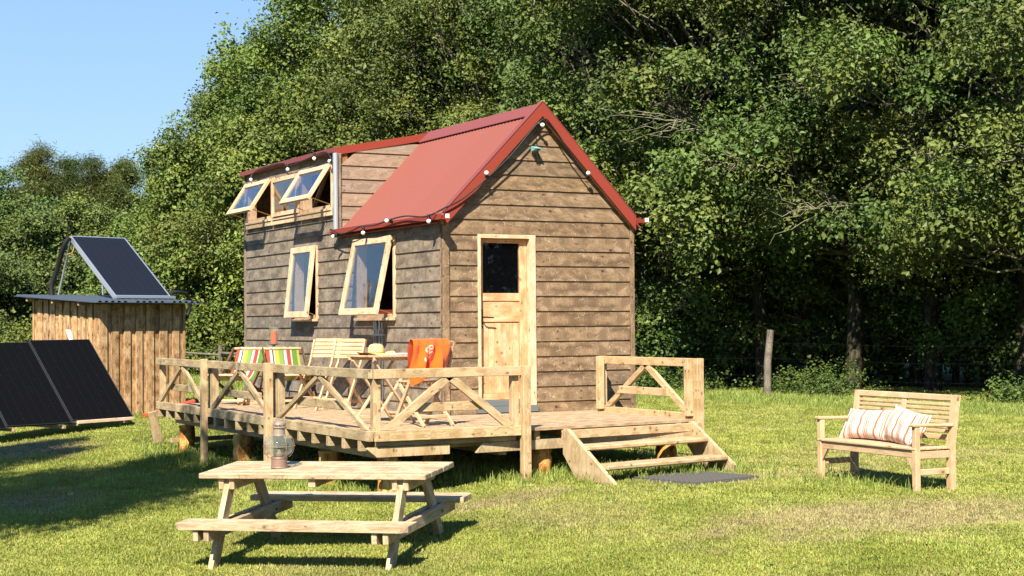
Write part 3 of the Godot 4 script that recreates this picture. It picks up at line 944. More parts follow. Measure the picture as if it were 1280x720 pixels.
func build_deck() -> void:
	var d := thing("timber_deck", "raised pale timber deck with braced railings and two steps", "deck")
	var top := 0.515
	var s: Mesher
	# boards of the long strip beside the house run along the wall
	var x := -1.945
	while x < -0.06:
		var x1 := minf(x + 0.142, -0.045)
		var front := 2.52
		var cuts := [-4.68, rng.randf_range(-2.6, -1.6), rng.randf_range(0.2, 1.0), front]
		if x1 > -0.33: cuts = [-4.68, rng.randf_range(-2.6, -1.6), 0.04]
		for k in cuts.size() - 1:
			s = mb(0.14, 0.05)
			s.block(Vector3(x, top - 0.028 + rng.randf_range(-0.0015, 0.0015), cuts[k] + 0.002), Vector3(x1 - 0.006, top + rng.randf_range(-0.0015, 0.0015), cuts[k + 1] - 0.002), 0.003)
			part(s, "deck_board", M.deck_wood, d)
		x += 0.142
	# boards in front of the door run along the end wall; the front edge is slightly out of square
	for k in 17:
		var f0 := k / 17.0; var f1 := (k + 1) / 17.0
		var za0 := lerpf(0.046, 2.50, f0); var za1 := lerpf(0.046, 2.50, f1) - 0.006
		var zb0 := lerpf(0.046, 2.22, f0); var zb1 := lerpf(0.046, 2.22, f1) - 0.006
		s = mb(0.14, 0.05)
		var yy := top + rng.randf_range(-0.002, 0.002)
		s.loft([Vector3(-0.335, yy - 0.028, za0), Vector3(-0.335, yy, za0), Vector3(-0.335, yy, za1), Vector3(-0.335, yy - 0.028, za1)], [Vector3(1.995, yy - 0.028, zb0), Vector3(1.995, yy, zb0), Vector3(1.995, yy, zb1), Vector3(1.995, yy - 0.028, zb1)])
		part(s, "deck_board", M.deck_wood, d)
	# joists: their ends show under the rail along the long edge
	var z := -4.60
	while z < 2.45:
		s = mb(0.1, 0.04)
		s.block(Vector3(-1.985, 0.352, z - 0.035), Vector3(-0.06 if z < 0.05 else -0.36, 0.452, z + 0.035), 0.003)
		part(s, "joist", M.pine_grey, d)
		z += 0.405
	for xx in [-0.28, -0.12, 0.25, 0.75, 1.25, 1.7, 2.0]:
		s = mb(0.1, 0.04)
		s.block(Vector3(xx - 0.035, 0.40, 0.06), Vector3(xx + 0.035, top - 0.031, lerpf(2.44, 2.24, clampf(xx / 2.0, 0, 1)) - 0.02), 0.003)
		part(s, "joist", M.pine_grey, d)
	# bearers on the logs
	for e in [[Vector3(-1.68, 0.31, -4.7), Vector3(-1.68, 0.31, 2.40), M.pine_grey], [Vector3(-0.5, 0.31, -4.7), Vector3(-0.5, 0.31, 2.40), M.pine_grey]]:
		s = mb(); s.beam(e[0], e[1], 0.09, 0.105, Vector3.UP); part(s, "bearer", e[2], d)
	s = mb(); s.beam(Vector3(-1.90, 0.425, 2.475), Vector3(-0.40, 0.425, 2.475), 0.05, 0.048, Vector3.UP); part(s, "front_beam", M.pine_grey, d)
	s = mb()
	s.loft([Vector3(-2.0, 0.385, 2.46), Vector3(-1.90, 0.305, 2.46), Vector3(-1.14, 0.305, 2.46), Vector3(-1.14, 0.398, 2.46), Vector3(-1.98, 0.398, 2.46)], [Vector3(-2.0, 0.385, 2.52), Vector3(-1.90, 0.305, 2.52), Vector3(-1.14, 0.305, 2.52), Vector3(-1.14, 0.398, 2.52), Vector3(-1.98, 0.398, 2.52)])
	part(s, "front_beam", M.pine, d)
	s = mb()
	s.loft([Vector3(-0.84, 0.30, 2.46), Vector3(1.95, 0.30, 2.22), Vector3(1.95, 0.395, 2.22), Vector3(-0.78, 0.395, 2.46)], [Vector3(-0.84, 0.30, 2.51), Vector3(1.95, 0.30, 2.27), Vector3(1.95, 0.395, 2.27), Vector3(-0.78, 0.395, 2.51)])
	part(s, "front_beam", M.pine_grey, d)
	s = mb(); s.beam(Vector3(0.12, 0.437, 2.505), Vector3(1.96, 0.437, 2.25), 0.03, 0.088, Vector3.UP); part(s, "front_board", M.pine, d)
	s = mb(); s.beam(Vector3(-1.9, 0.05, -4.3), Vector3(-0.4, 0.06, -4.5), 0.05, 0.06, Vector3.UP); part(s, "tie_beam", M.pine_grey, d)
	s = mb(); s.beam(Vector3(-1.95, 0.0, -4.72), Vector3(-2.05, 0.42, -4.66), 0.03, 0.12, Vector3(1, 0, 0)); part(s, "kick_board", M.pine_grey, d)
	# supporting logs
	for e in [[-1.70, -4.25, 0.105], [-1.70, -1.95, 0.12], [-1.70, 0.80, 0.115], [-1.62, 2.15, 0.115], [0.02, 2.25, 0.11], [1.7, 2.0, 0.11], [-0.5, -2.0, 0.11], [-0.5, -4.2, 0.11], [-0.5, 0.8, 0.11]]:
		s = mb(0.1, 0.06)
		var pts := []; var rd := []
		var gy := ground_y(e[0], e[1]) - 0.06
		for k in 7:
			pts.append(Vector3(e[0] + rng.randf_range(-0.006, 0.006), lerpf(gy, 0.257 if e[0] < -0.2 else 0.298, k / 6.0), e[1] + rng.randf_range(-0.006, 0.006)))
			rd.append(e[2] * rng.randf_range(0.94, 1.08))
		s.tube(pts, rd, 11)
		# flatten facets so that the log looks peeled and split
		for q in s.n.size():
			s.n[q] = (s.n[q] + Vector3(0.25 * sin(s.v[q].y * 31.0 + s.uv[q].x * 9.0), 0, 0.25 * cos(s.uv[q].x * 23.0))).normalized()
		part(s, "support_log", M.log_wood, d)
	# railings
	var ins_l := Vector3(1, 0, 0)
	rail_panel(d, Vector3(-1.965, 0, -4.70), Vector3(-1.965, 0, -2.47), 1.135, 0.455, ins_l, M.pine_grey)
	rail_panel(d, Vector3(-1.965, 0, -2.44), Vector3(-1.965, 0, -0.16), 1.135, 0.455, ins_l, M.pine_grey)
	rail_panel(d, Vector3(-1.965, 0, -0.13), Vector3(-1.965, 0, 2.53), 1.135, 0.455, ins_l, M.pine_grey)
	rail_panel(d, Vector3(-1.94, 0, 2.555), Vector3(-0.38, 0, 2.555), 1.135, 0.455, Vector3(0, 0, -1), M.pine)
	rail_panel(d, Vector3(1.975, 0, 0.27), Vector3(1.975, 0, 2.17), 1.165, 0.475, Vector3(-1, 0, 0), M.pine)
	for e in [[-2.025, -2.45, 0.075, 1.155, M.pine], [-2.025, -0.145, 0.085, 1.15, M.pine], [-0.335, 2.575, 0.085, 1.14, M.pine], [-2.005, 2.575, 0.075, 1.10, M.pine]]:
		s = mb(0.05, 0.03)
		var foot := ground_y(e[0], e[1]) - 0.05
		if e[0] < -2.0 and e[1] > 2.0: foot = 0.45
		if e[0] > -1.0 or e[1] < 2.0:
			s.beam(Vector3(e[0], foot, e[1]), Vector3(e[0], e[3], e[1]), e[2], e[2], Vector3(0, 0, 1)); part(s, "tall_post", e[4], d)
	for zz in [0.24, 2.215]:
		s = mb(0.05, 0.03); s.beam(Vector3(1.985, 0.2 if zz > 1 else 0.5, zz), Vector3(1.985, 1.166, zz), 0.085, 0.085, Vector3(0, 0, 1)); part(s, "tall_post", M.pine, d)
	# steps: two stringers, two treads
	var st := node("steps", d)
	for e in [[0.13, 2.54], [1.86, 2.20]]:
		s = mb(0.08, 0.05)
		var ox: float = e[0]; var oz: float = e[1]
		var prof := [Vector2(0.0, 0.50), Vector2(0.07, 0.50), Vector2(0.90, 0.0), Vector2(0.90, -0.06), Vector2(0.30, -0.06), Vector2(0.0, 0.25)]
		if ox > 1.0: prof = [Vector2(0.0, 0.50), Vector2(0.07, 0.50), Vector2(0.76, 0.085), Vector2(0.74, -0.06), Vector2(0.30, -0.06), Vector2(0.0, 0.25)]
		var pa := []; var pb := []
		for q in prof:
			var sk: float = 0.06 * q.x
			pa.append(Vector3(ox - 0.022 + sk, q.y, oz + q.x)); pb.append(Vector3(ox + 0.022 + sk, q.y, oz + q.x))
		s.loft(pa, pb)
		part(s, "stringer", M.pine, st)
	for e in [[0.345, 0.18, 0.27], [0.175, 0.50, 0.27]]:
		s = mb(0.06, 0.04)
		s.beam(Vector3(0.155 + 0.06 * e[1], e[0] - 0.024, 2.54 + e[1] + 0.05), Vector3(1.835 + 0.06 * e[1], e[0] - 0.024, 2.20 + e[1] + 0.05), e[2], 0.048, Vector3.UP, 0.012)
		part(s, "tread", M.pine, st)

# ---------------------------------------------------------------- shed and solar panels
func build_shed() -> void:
	var org := Vector3(-0.90, -0.115, -12.2)
	var e1 := Vector3(0.9507, 0, -0.3102)
	var e2 := Vector3(-0.3102, 0, -0.9507)
	var yaw := atan2(0.3102, 0.9507)
	# local axes: x along the front, -z towards the back
	var sh := thing("wooden_shed", "small shed of upright orange-brown boards with corrugated grey roof", "shed", org, yaw)
	var A := 1.80; var B := 2.30
	var hf := 2.07; var hb := 2.20
	var s := mb()
	s.loft([Vector3(0.03, 0.02, -0.03), Vector3(A - 0.03, 0.02, -0.03), Vector3(A - 0.03, hf - 0.03, -0.03), Vector3(0.03, hf - 0.03, -0.03)], [Vector3(0.03, 0.02, -B + 0.03), Vector3(A - 0.03, 0.02, -B + 0.03), Vector3(A - 0.03, hb - 0.03, -B + 0.03), Vector3(0.03, hb - 0.03, -B + 0.03)])
	part(s, "carcass", M.sheathing, sh)
	var u := 0.0
	var k := 0
	while u < A - 0.02:
		# front: wide boards behind, narrow ones lapped over the joints
		var w := rng.randf_range(0.10, 0.15)
		var fore := k % 2 == 0
		s = mb(0.28, 0.09)
		var z0 := 0.028 if fore else 0.0
		s.block(Vector3(u - (0.012 if fore else 0.0), rng.randf_range(0.0, 0.04), -0.028 + z0), Vector3(minf(u + w + (0.012 if fore else -0.004), A + 0.01), hf + 0.01, -0.004 + z0), 0.003)
		part(s, "wall_board", M.shed_wood, sh)
		u += w; k += 1
	u = 0.0; k = 0
	while u < B - 0.02:
		var w := rng.randf_range(0.10, 0.15)
		var fore := k % 2 == 0
		s = mb(0.2, 0.07)
		var x0 := -0.028 if fore else 0.0
		s.block(Vector3(0.004 + x0, rng.randf_range(0.0, 0.04), -minf(u + w + (0.012 if fore else -0.004), B)), Vector3(0.028 + x0, hf + 0.01 + (hb - hf) * u / B, -u + (0.012 if fore else 0.0)), 0.003)
		part(s, "wall_board", M.shed_wood, sh)
		u += w; k += 1
	s = mb(); s.block(Vector3(A - 0.028, 0, -B), Vector3(A + 0.0, hf - 0.02, -0.03), 0.003); part(s, "wall_panel", M.shed_wood, sh)
	s = mb(); s.block(Vector3(0.03, 0, -B - 0.003), Vector3(A - 0.03, hf + 0.05, -B + 0.025), 0.003); part(s, "wall_panel", M.shed_wood, sh)
	s = mb(); s.beam(Vector3(-0.045, 1.25, -0.75), Vector3(-0.045, 1.62, -1.0), 0.015, 0.09, Vector3(1, 0, 0)); part(s, "door_brace", M.paper, sh)
	for q in [0.35, 1.25, 2.15]:
		s = mb(0.1, 0.04)
		var y := lerpf(2.075, 2.215, q / 2.4)
		s.beam(Vector3(-0.23, y - 0.0, -q), Vector3(A + 0.22, y, -q), 0.05, 0.085, Vector3.UP); part(s, "purlin", M.pine_grey, sh)
	var up := Vector3(0, 0.165, -2.85)
	var nn := Vector3(0, 2.85, 0.165).normalized()
	var x := -0.27
	while x < 1.7:
		s = mb(0.05, 0.0)
		ribbed(s, Vector3(x, 2.105, 0.30), Vector3(1, 0, 0), up, nn, 0.775, 0.1295, 0.05, 0.028)
		part(s, "roof_sheet", M.roof_slate, sh)
		x += 0.778
	# solar collector standing on the roof
	var sc := thing("solar_collector", "dark blue solar collector propped up on the shed roof", "solar panel", org + e1 * 0.67 + e2 * 0.55 + Vector3(0, 2.24, 0), yaw)
	collector(sc, 1.21, 1.56, 1.18, 0.09, M.cell_blue, M.alu, 0.028)
	s = mb(); s.beam(Vector3(-0.03, -0.02, 0.05), Vector3(1.27, -0.02, 0.05), 0.04, 0.05, Vector3.UP); part(s, "bottom_bar", M.alu, sc)
	for xx in [0.02, 1.19]:
		s = mb(); s.beam(Vector3(xx, 1.14, -1.56), Vector3(xx, -0.03, -2.06), 0.04, 0.03, Vector3(1, 0, 0)); part(s, "rear_leg", M.alu, sc)
		s = mb(); s.beam(Vector3(xx, -0.01, 0.02), Vector3(xx, -0.065, 0.02), 0.05, 0.05, Vector3(1, 0, 0)); part(s, "front_foot", M.alu, sc)
		s = mb(); s.beam(Vector3(xx + 0.03, 0.02, -0.5), Vector3(xx + 0.03, 0.36, -0.52), 0.03, 0.03, Vector3(1, 0, 0)); part(s, "strut", M.alu, sc)
	var hose := Mesher.new()
	hose.tube(curve([Vector3(1.22, 0.06, 0.0), Vector3(1.38, 0.08, 0.02), Vector3(1.58, 0.02, 0.0), Vector3(1.68, -0.18, -0.05), Vector3(1.60, -0.44, -0.1), Vector3(1.40, -0.50, -0.15), Vector3(1.14, -0.52, -0.18)], 6), [0.034], 8)
	var ho := part(hose, numbered("insulated_hose"), M.black_rubber, self)
	ho.position = sc.position; ho.rotation.y = yaw
	tag(ho, "thick black hose looping from the roof collector to the shed wall", "hose")
	hose = Mesher.new()
	hose.tube(curve([Vector3(-0.03, 1.15, -1.55), Vector3(-0.09, 0.95, -1.66), Vector3(-0.08, 0.55, -1.9), Vector3(-0.13, 0.25, -2.02), Vector3(-0.12, -0.06, -2.0)], 6), [0.05, 0.05], 8)
	ho = part(hose, numbered("insulated_hose"), M.black_rubber, self)
	ho.position = sc.position; ho.rotation.y = yaw
	tag(ho, "thick black hose hanging down behind the raised roof collector", "hose")
	hose = Mesher.new()
	hose.tube(curve([Vector3(-0.02, 1.16, -1.56), Vector3(0.04, 1.02, -1.5), Vector3(0.02, 0.86, -1.52), Vector3(-0.05, 0.82, -1.6)], 6), [0.009], 6)
	ho = part(hose, numbered("cord"), M.straw_band, self)
	ho.position = sc.position; ho.rotation.y = yaw
	tag(ho, "thin tan cord dangling from the upper corner of the collector", "cord")
	# panels leaning on the grass
	for j in 3:
		var b := CAM + (Vector3(-0.552, 0.03, -11.236) - CAM) * 0.955 - e1 * (1.143 * j) + Vector3(0, -0.045 - 0.035 * j, 0)
		var gp := thing("ground_solar_panel", ["black solar panel on the grass right beside the shed", "black solar panel on the grass, second from the shed", "black solar panel on the grass, third from the shed"][j], "solar panel", b - e1 * 1.14, yaw, "solar panels on the grass")
		collector(gp, 1.14, 1.36, 1.29, 0.04, M.cell_black, M.frame_grey, 0.011)
		for xx in [0.12, 1.0]:
			s = mb(); s.beam(Vector3(xx, 1.22, -1.34), Vector3(xx, -0.12, -1.50), 0.05, 0.04, Vector3(1, 0, 0)); part(s, "rear_leg", M.pine_grey, gp)
			s = mb(); s.beam(Vector3(xx, -0.07, 0.0), Vector3(xx, -0.07, -1.5), 0.05, 0.05, Vector3.UP); part(s, "ground_bar", M.pine_grey, gp)
		if j == 0:
			s = mb(); s.beam(Vector3(0.06, -0.035, 0.05), Vector3(1.10, -0.02, 0.05), 0.06, 0.05, Vector3.UP); part(s, "front_batten", M.fresh_pine, gp)
	# red duct on the ground by the shed
	hose = Mesher.new()
	var pb := org + e1 * 1.05 + Vector3(0, 0, 0.25)
	hose.tube(curve([pb + Vector3(-0.25, 0.05, 0.25), pb + Vector3(0.1, 0.12, 0.1), pb + Vector3(0.42, 0.2, 0.05), pb + Vector3(0.75, 0.28, 0.0)], 6), [0.05], 10)
	ho = part(hose, numbered("red_duct"), M.red_plastic, self)
	tag(ho, "red plastic duct lying on the grass at the foot of the shed", "pipe")

func collector(root: Node3D, w: float, run: float, rise: float, th: float, face_mat: Material, frame_mat: Material, rim: float) -> void:
	# tilted flat box, foot edge along local x at the origin, leaning back over -z
	var up := Vector3(0, rise, -run)
	var n := Vector3(0, run, rise).normalized()
	var l := up.length()
	var ud := up / l
	var bs := Basis(Vector3(1, 0, 0), ud, n)
	var s := mb()
	s.box(Transform3D(bs, Vector3(w / 2, 0, 0) + up * 0.5 - n * th * 0.5), Vector3(w - rim, l - rim, th - 0.012), 0.002)
	part(s, "absorber", face_mat, root)
	for e in [[Vector3(rim * 0.5, 0, 0) + up * 0.5, Vector3(rim, l, th)], [Vector3(w - rim * 0.5, 0, 0) + up * 0.5, Vector3(rim, l, th)], [Vector3(w / 2, 0, 0) + ud * rim * 0.5, Vector3(w - 2 * rim, rim, th)], [Vector3(w / 2, 0, 0) + up - ud * rim * 0.5, Vector3(w - 2 * rim, rim, th)]]:
		s = mb(); s.box(Transform3D(bs, e[0] - n * th * 0.5), e[1], 0.002); part(s, "frame", frame_mat, root)

func curve(p: Array, sub: int) -> Array:
	var out := []
	for k in p.size() - 1:
		var a: Vector3 = p[maxi(k - 1, 0)]; var b: Vector3 = p[k]; var c: Vector3 = p[k + 1]; var d: Vector3 = p[mini(k + 2, p.size() - 1)]
		for s in sub:
			out.append(b.cubic_interpolate(c, a, d, s / float(sub)))
	out.append(p[-1])
	return out

# ---------------------------------------------------------------- fences
func build_fences() -> void:
	var f := thing("wire_fence", "post and wire fence along the edge of the dark wood", "fence")
	var s: Mesher
	var posts := []
	for e in [[735, 36.5], [958, 33.4], [1345, 28.0]]:
		posts.append(spot(e[0], e[1]))
	for k in posts.size():
		var p: Vector3 = posts[k]
		s = mb(0.1, 0.04)
		s.tube([p + Vector3(0, -0.1, 0), p + Vector3(0.01, 0.7, 0), p + Vector3(0.09, 1.38, 0.01)], [0.085, 0.08, 0.075], 9)
		part(s, "post", M.post_wood, f)
		if k > 0:
			for y in [0.45, 0.8, 1.12]:
				s = Mesher.new()
				var q: Vector3 = posts[k - 1]
				s.tube([q + Vector3(0, y, 0), (p + q) * 0.5 + Vector3(0, y - 0.05, 0), p + Vector3(0, y, 0)], [0.003], 4)
				part(s, "wire", M.black_metal, f)
	var r := thing("rail_fence", "weathered post and rail fence in the tall grass behind the shed", "fence")
	posts = [spot(205, 47.0), spot(275, 45.0), spot(345, 43.5)]
	for k in posts.size():
		var p: Vector3 = posts[k]
		s = mb(0.1, 0.04)
		s.tube([p + Vector3(0, -0.1, 0), p + Vector3(0.01, 0.5, 0), p + Vector3(0.0, 1.0, 0.0)], [0.075, 0.07, 0.06], 9)
		part(s, "post", M.post_wood, r)
		if k > 0:
			var q: Vector3 = posts[k - 1]
			for e in [[0.42, 0.30], [0.78, 0.72]]:
				s = mb(0.1, 0.04); s.tube([q + Vector3(0, e[0], 0.08), p + Vector3(0, e[1], 0.08)], [0.04, 0.03], 7); part(s, "rail", M.post_wood, r)

# ---------------------------------------------------------------- trees
var clumps := []

func leaf_clump(seed_: int, count: int, radius: float, ll: float, lw: float, flat: float) -> ArrayMesh:
	var r := RandomNumberGenerator.new(); r.seed = seed_
	var m := Mesher.new()
	for k in count:
		var p := Vector3(r.randfn(), r.randfn() * flat, r.randfn()) * radius * 0.55
		if p.length() > radius: p = p.normalized() * radius * r.randf()
		var nn := (Vector3(r.randfn(), r.randfn(), r.randfn()) * 0.55 + Vector3(0, 0.75, 0) + p.normalized() * 0.5).normalized()
		var d := Vector3(r.randfn(), r.randfn() * 0.5 - 0.15, r.randfn())
		d = (d - nn * d.dot(nn)).normalized()
		var side := nn.cross(d)
		var sc := r.randf_range(0.7, 1.3)
		var a := p - d * ll * 0.5 * sc; var b := p + d * ll * 0.5 * sc - nn * ll * 0.12
		var c := p + side * lw * 0.5 * sc + nn * lw * 0.14; var e := p - side * lw * 0.5 * sc + nn * lw * 0.14
		var g := r.randf_range(0.72, 1.28)
		m.col = Color(g * r.randf_range(0.9, 1.15), g, g * r.randf_range(0.8, 1.1))
		m.tri(a, c, b, nn); m.tri(a, b, e, nn)
	return m.mesh(M.leaf)

func scatter(called: String, parent: Node3D, mesh: Mesh, xf: Array, cols: Array) -> MultiMeshInstance3D:
	var mm := MultiMesh.new()
	mm.transform_format = MultiMesh.TRANSFORM_3D
	mm.use_colors = true
	mm.mesh = mesh
	mm.instance_count = xf.size()
	for k in xf.size():
		mm.set_instance_transform(k, xf[k]); mm.set_instance_color(k, cols[k])
	var o := MultiMeshInstance3D.new()
	o.name = called
	o.multimesh = mm
	parent.add_child(o, true)
	o.set_meta("kind", "stuff")
	return o

func limb(m: Mesher, r: RandomNumberGenerator, from: Vector3, to: Vector3, r0: float, r1: float, wob: float, sides := 6) -> Array:
	var pts := []; var rd := []
	var n := 6
	for k in n:
		var t := k / float(n - 1)
		var p := from.lerp(to, t)
		if k > 0 and k < n - 1: p += Vector3(r.randfn(), r.randfn(), r.randfn()) * wob
		pts.append(p); rd.append(lerpf(r0, r1, t))
	m.tube(pts, rd, sides)
	return pts

var young: Mesh
# dark, light: range of leaf colours in the crown, darkest to lightest
func tree(called: String, label: String, at: Vector3, height: float, rx: float, low: float, clump: Mesh, n: int, dark: Color, light: Color, seed_: int, group: String, trunk_r := 0.22, lumps := 26, size := 1.0, cone := 0.0, skirt := false) -> Node3D:
	var r := RandomNumberGenerator.new(); r.seed = seed_
	var t := thing(called, label, "tree", at, 0.0, group)
	var m := mb()
	var top := Vector3(r.randf_range(-0.5, 0.5), height * 0.86, r.randf_range(-0.5, 0.5))
	var sp := limb(m, r, Vector3(0, -0.15, 0), top, trunk_r, 0.04, 0.12, 8)
	part(m, "trunk", M.bark, t)
	# lumps of foliage round the crown's outline, each carried by a limb
	var ls := []
	var cy := (height + low) * 0.5; var ry := (height - low) * 0.5
	for k in lumps:
		var d := Vector3(r.randfn(), r.randfn(), r.randfn()).normalized()
		var f := pow(r.randf(), 0.4) * 0.92
		var c := Vector3(d.x * rx * f, cy + d.y * ry * f, d.z * rx * f)
		if skirt and d.y < 0.1:
			# boughs of an edge tree reach out level and stop well above the ground
			var hd := Vector2(d.x, d.z).normalized() * rx * 0.95 * sqrt(r.randf_range(0.25, 1.0))
			c = Vector3(hd.x, lerpf(cy, low + 0.4, pow(r.randf(), 0.6)), hd.y)
		if cone > 0.0:
			var w := 1.0 - cone * clampf((c.y - low) / (height - low), 0, 1)
			c.x *= w; c.z *= w
		var rad := minf(rx, 4.2) * r.randf_range(0.13, 0.25) * (1.0 - 0.5 * cone * clampf((c.y - low) / (height - low), 0, 1))
		# each spray is drawn out along its bough and flattened
		var ax := (Vector3(c.x, (c.y - cy) * 0.35, c.z).normalized() + Vector3(r.randfn(), r.randfn() * 0.35 - 0.1, r.randfn()) * 0.45).normalized()
		ls.append([c, rad, r.randf(), ax, r.randf_range(1.0, 2.1), r.randf_range(0.4, 0.8)])
	var bm := mb()
	for e in ls:
		var c: Vector3 = e[0]
		var k := clampf((c.y - low * 0.5) / height * 0.75 + (0.14 if skirt else 0.0), 0.08, 0.85)
		var base: Vector3 = sp[0].lerp(sp[-1], k)
		limb(bm, r, base, c, trunk_r * 0.3 * (1.1 - k), 0.018, 0.14, 5)
		for j in 2:
			var d2 := Vector3(r.randfn(), r.randfn() * 0.7, r.randfn()).normalized()
			limb(bm, r, base.lerp(c, r.randf_range(0.6, 0.95)), c + d2 * e[1] * 0.9, 0.022, 0.006, 0.07, 4)
	part(bm, "limbs", M.twig_bark, t)
	var xf := []; var cols := []
	var hue := r.randf_range(0.82, 1.12)
	for k in n:
		var e: Array = ls[r.randi() % ls.size()]
		var d := Vector3(r.randfn(), r.randfn(), r.randfn()).normalized()
		if d.y < -0.3 and r.randf() < 0.5: d.y = -d.y
		var rad: float = e[1] * pow(r.randf(), 0.36) * (1.0 + 0.25 * sin(d.x * 7.0 + e[2] * 9.0) * cos(d.z * 6.0))
		var q := Vector3(d.x, d.y * e[5], d.z) * rad
		var p: Vector3 = e[0] + q + e[3] * (q.dot(e[3]) * (e[4] - 1.0) + rad * 0.25)
		if r.randf() < 0.16:
			var fd := Vector3(r.randfn(), r.randfn(), r.randfn()).normalized() * pow(r.randf(), 0.4)
			p = Vector3(fd.x * rx, cy + fd.y * ry, fd.z * rx)
			if cone > 0.0 or skirt: p = e[0] + q * 1.4
		var tilt := (Vector3.UP * 0.8 + d * 0.7 + Vector3(r.randfn(), r.randfn(), r.randfn()) * 0.25).normalized()
		var bx := tilt.cross(Vector3(r.randfn(), r.randfn(), r.randfn())).normalized()
		var bs := Basis(bx, tilt, bx.cross(tilt)).scaled(Vector3.ONE * size * r.randf_range(0.6, 1.5))
		xf.append(Transform3D(bs, p))
		# whole sprays differ in tone at random, to give the crown contrast
		var g := clampf(0.62 * e[2] + 0.38 * r.randf(), 0, 1)
		var c := dark.lerp(light, g)
		c.r *= hue
		cols.append(c)
	# two leaf sizes: old sprays and larger young ones
	var xa := []; var ca := []; var xb := []; var cb := []
	for k in xf.size():
		if k % 7 < 6:
			xa.append(xf[k]); ca.append(cols[k])
		else:
			xb.append(xf[k]); cb.append(cols[k])
	scatter("crown", t, clump, xa, ca)
	scatter("young_sprays", t, young if young else clump, xb, cb)
	return t

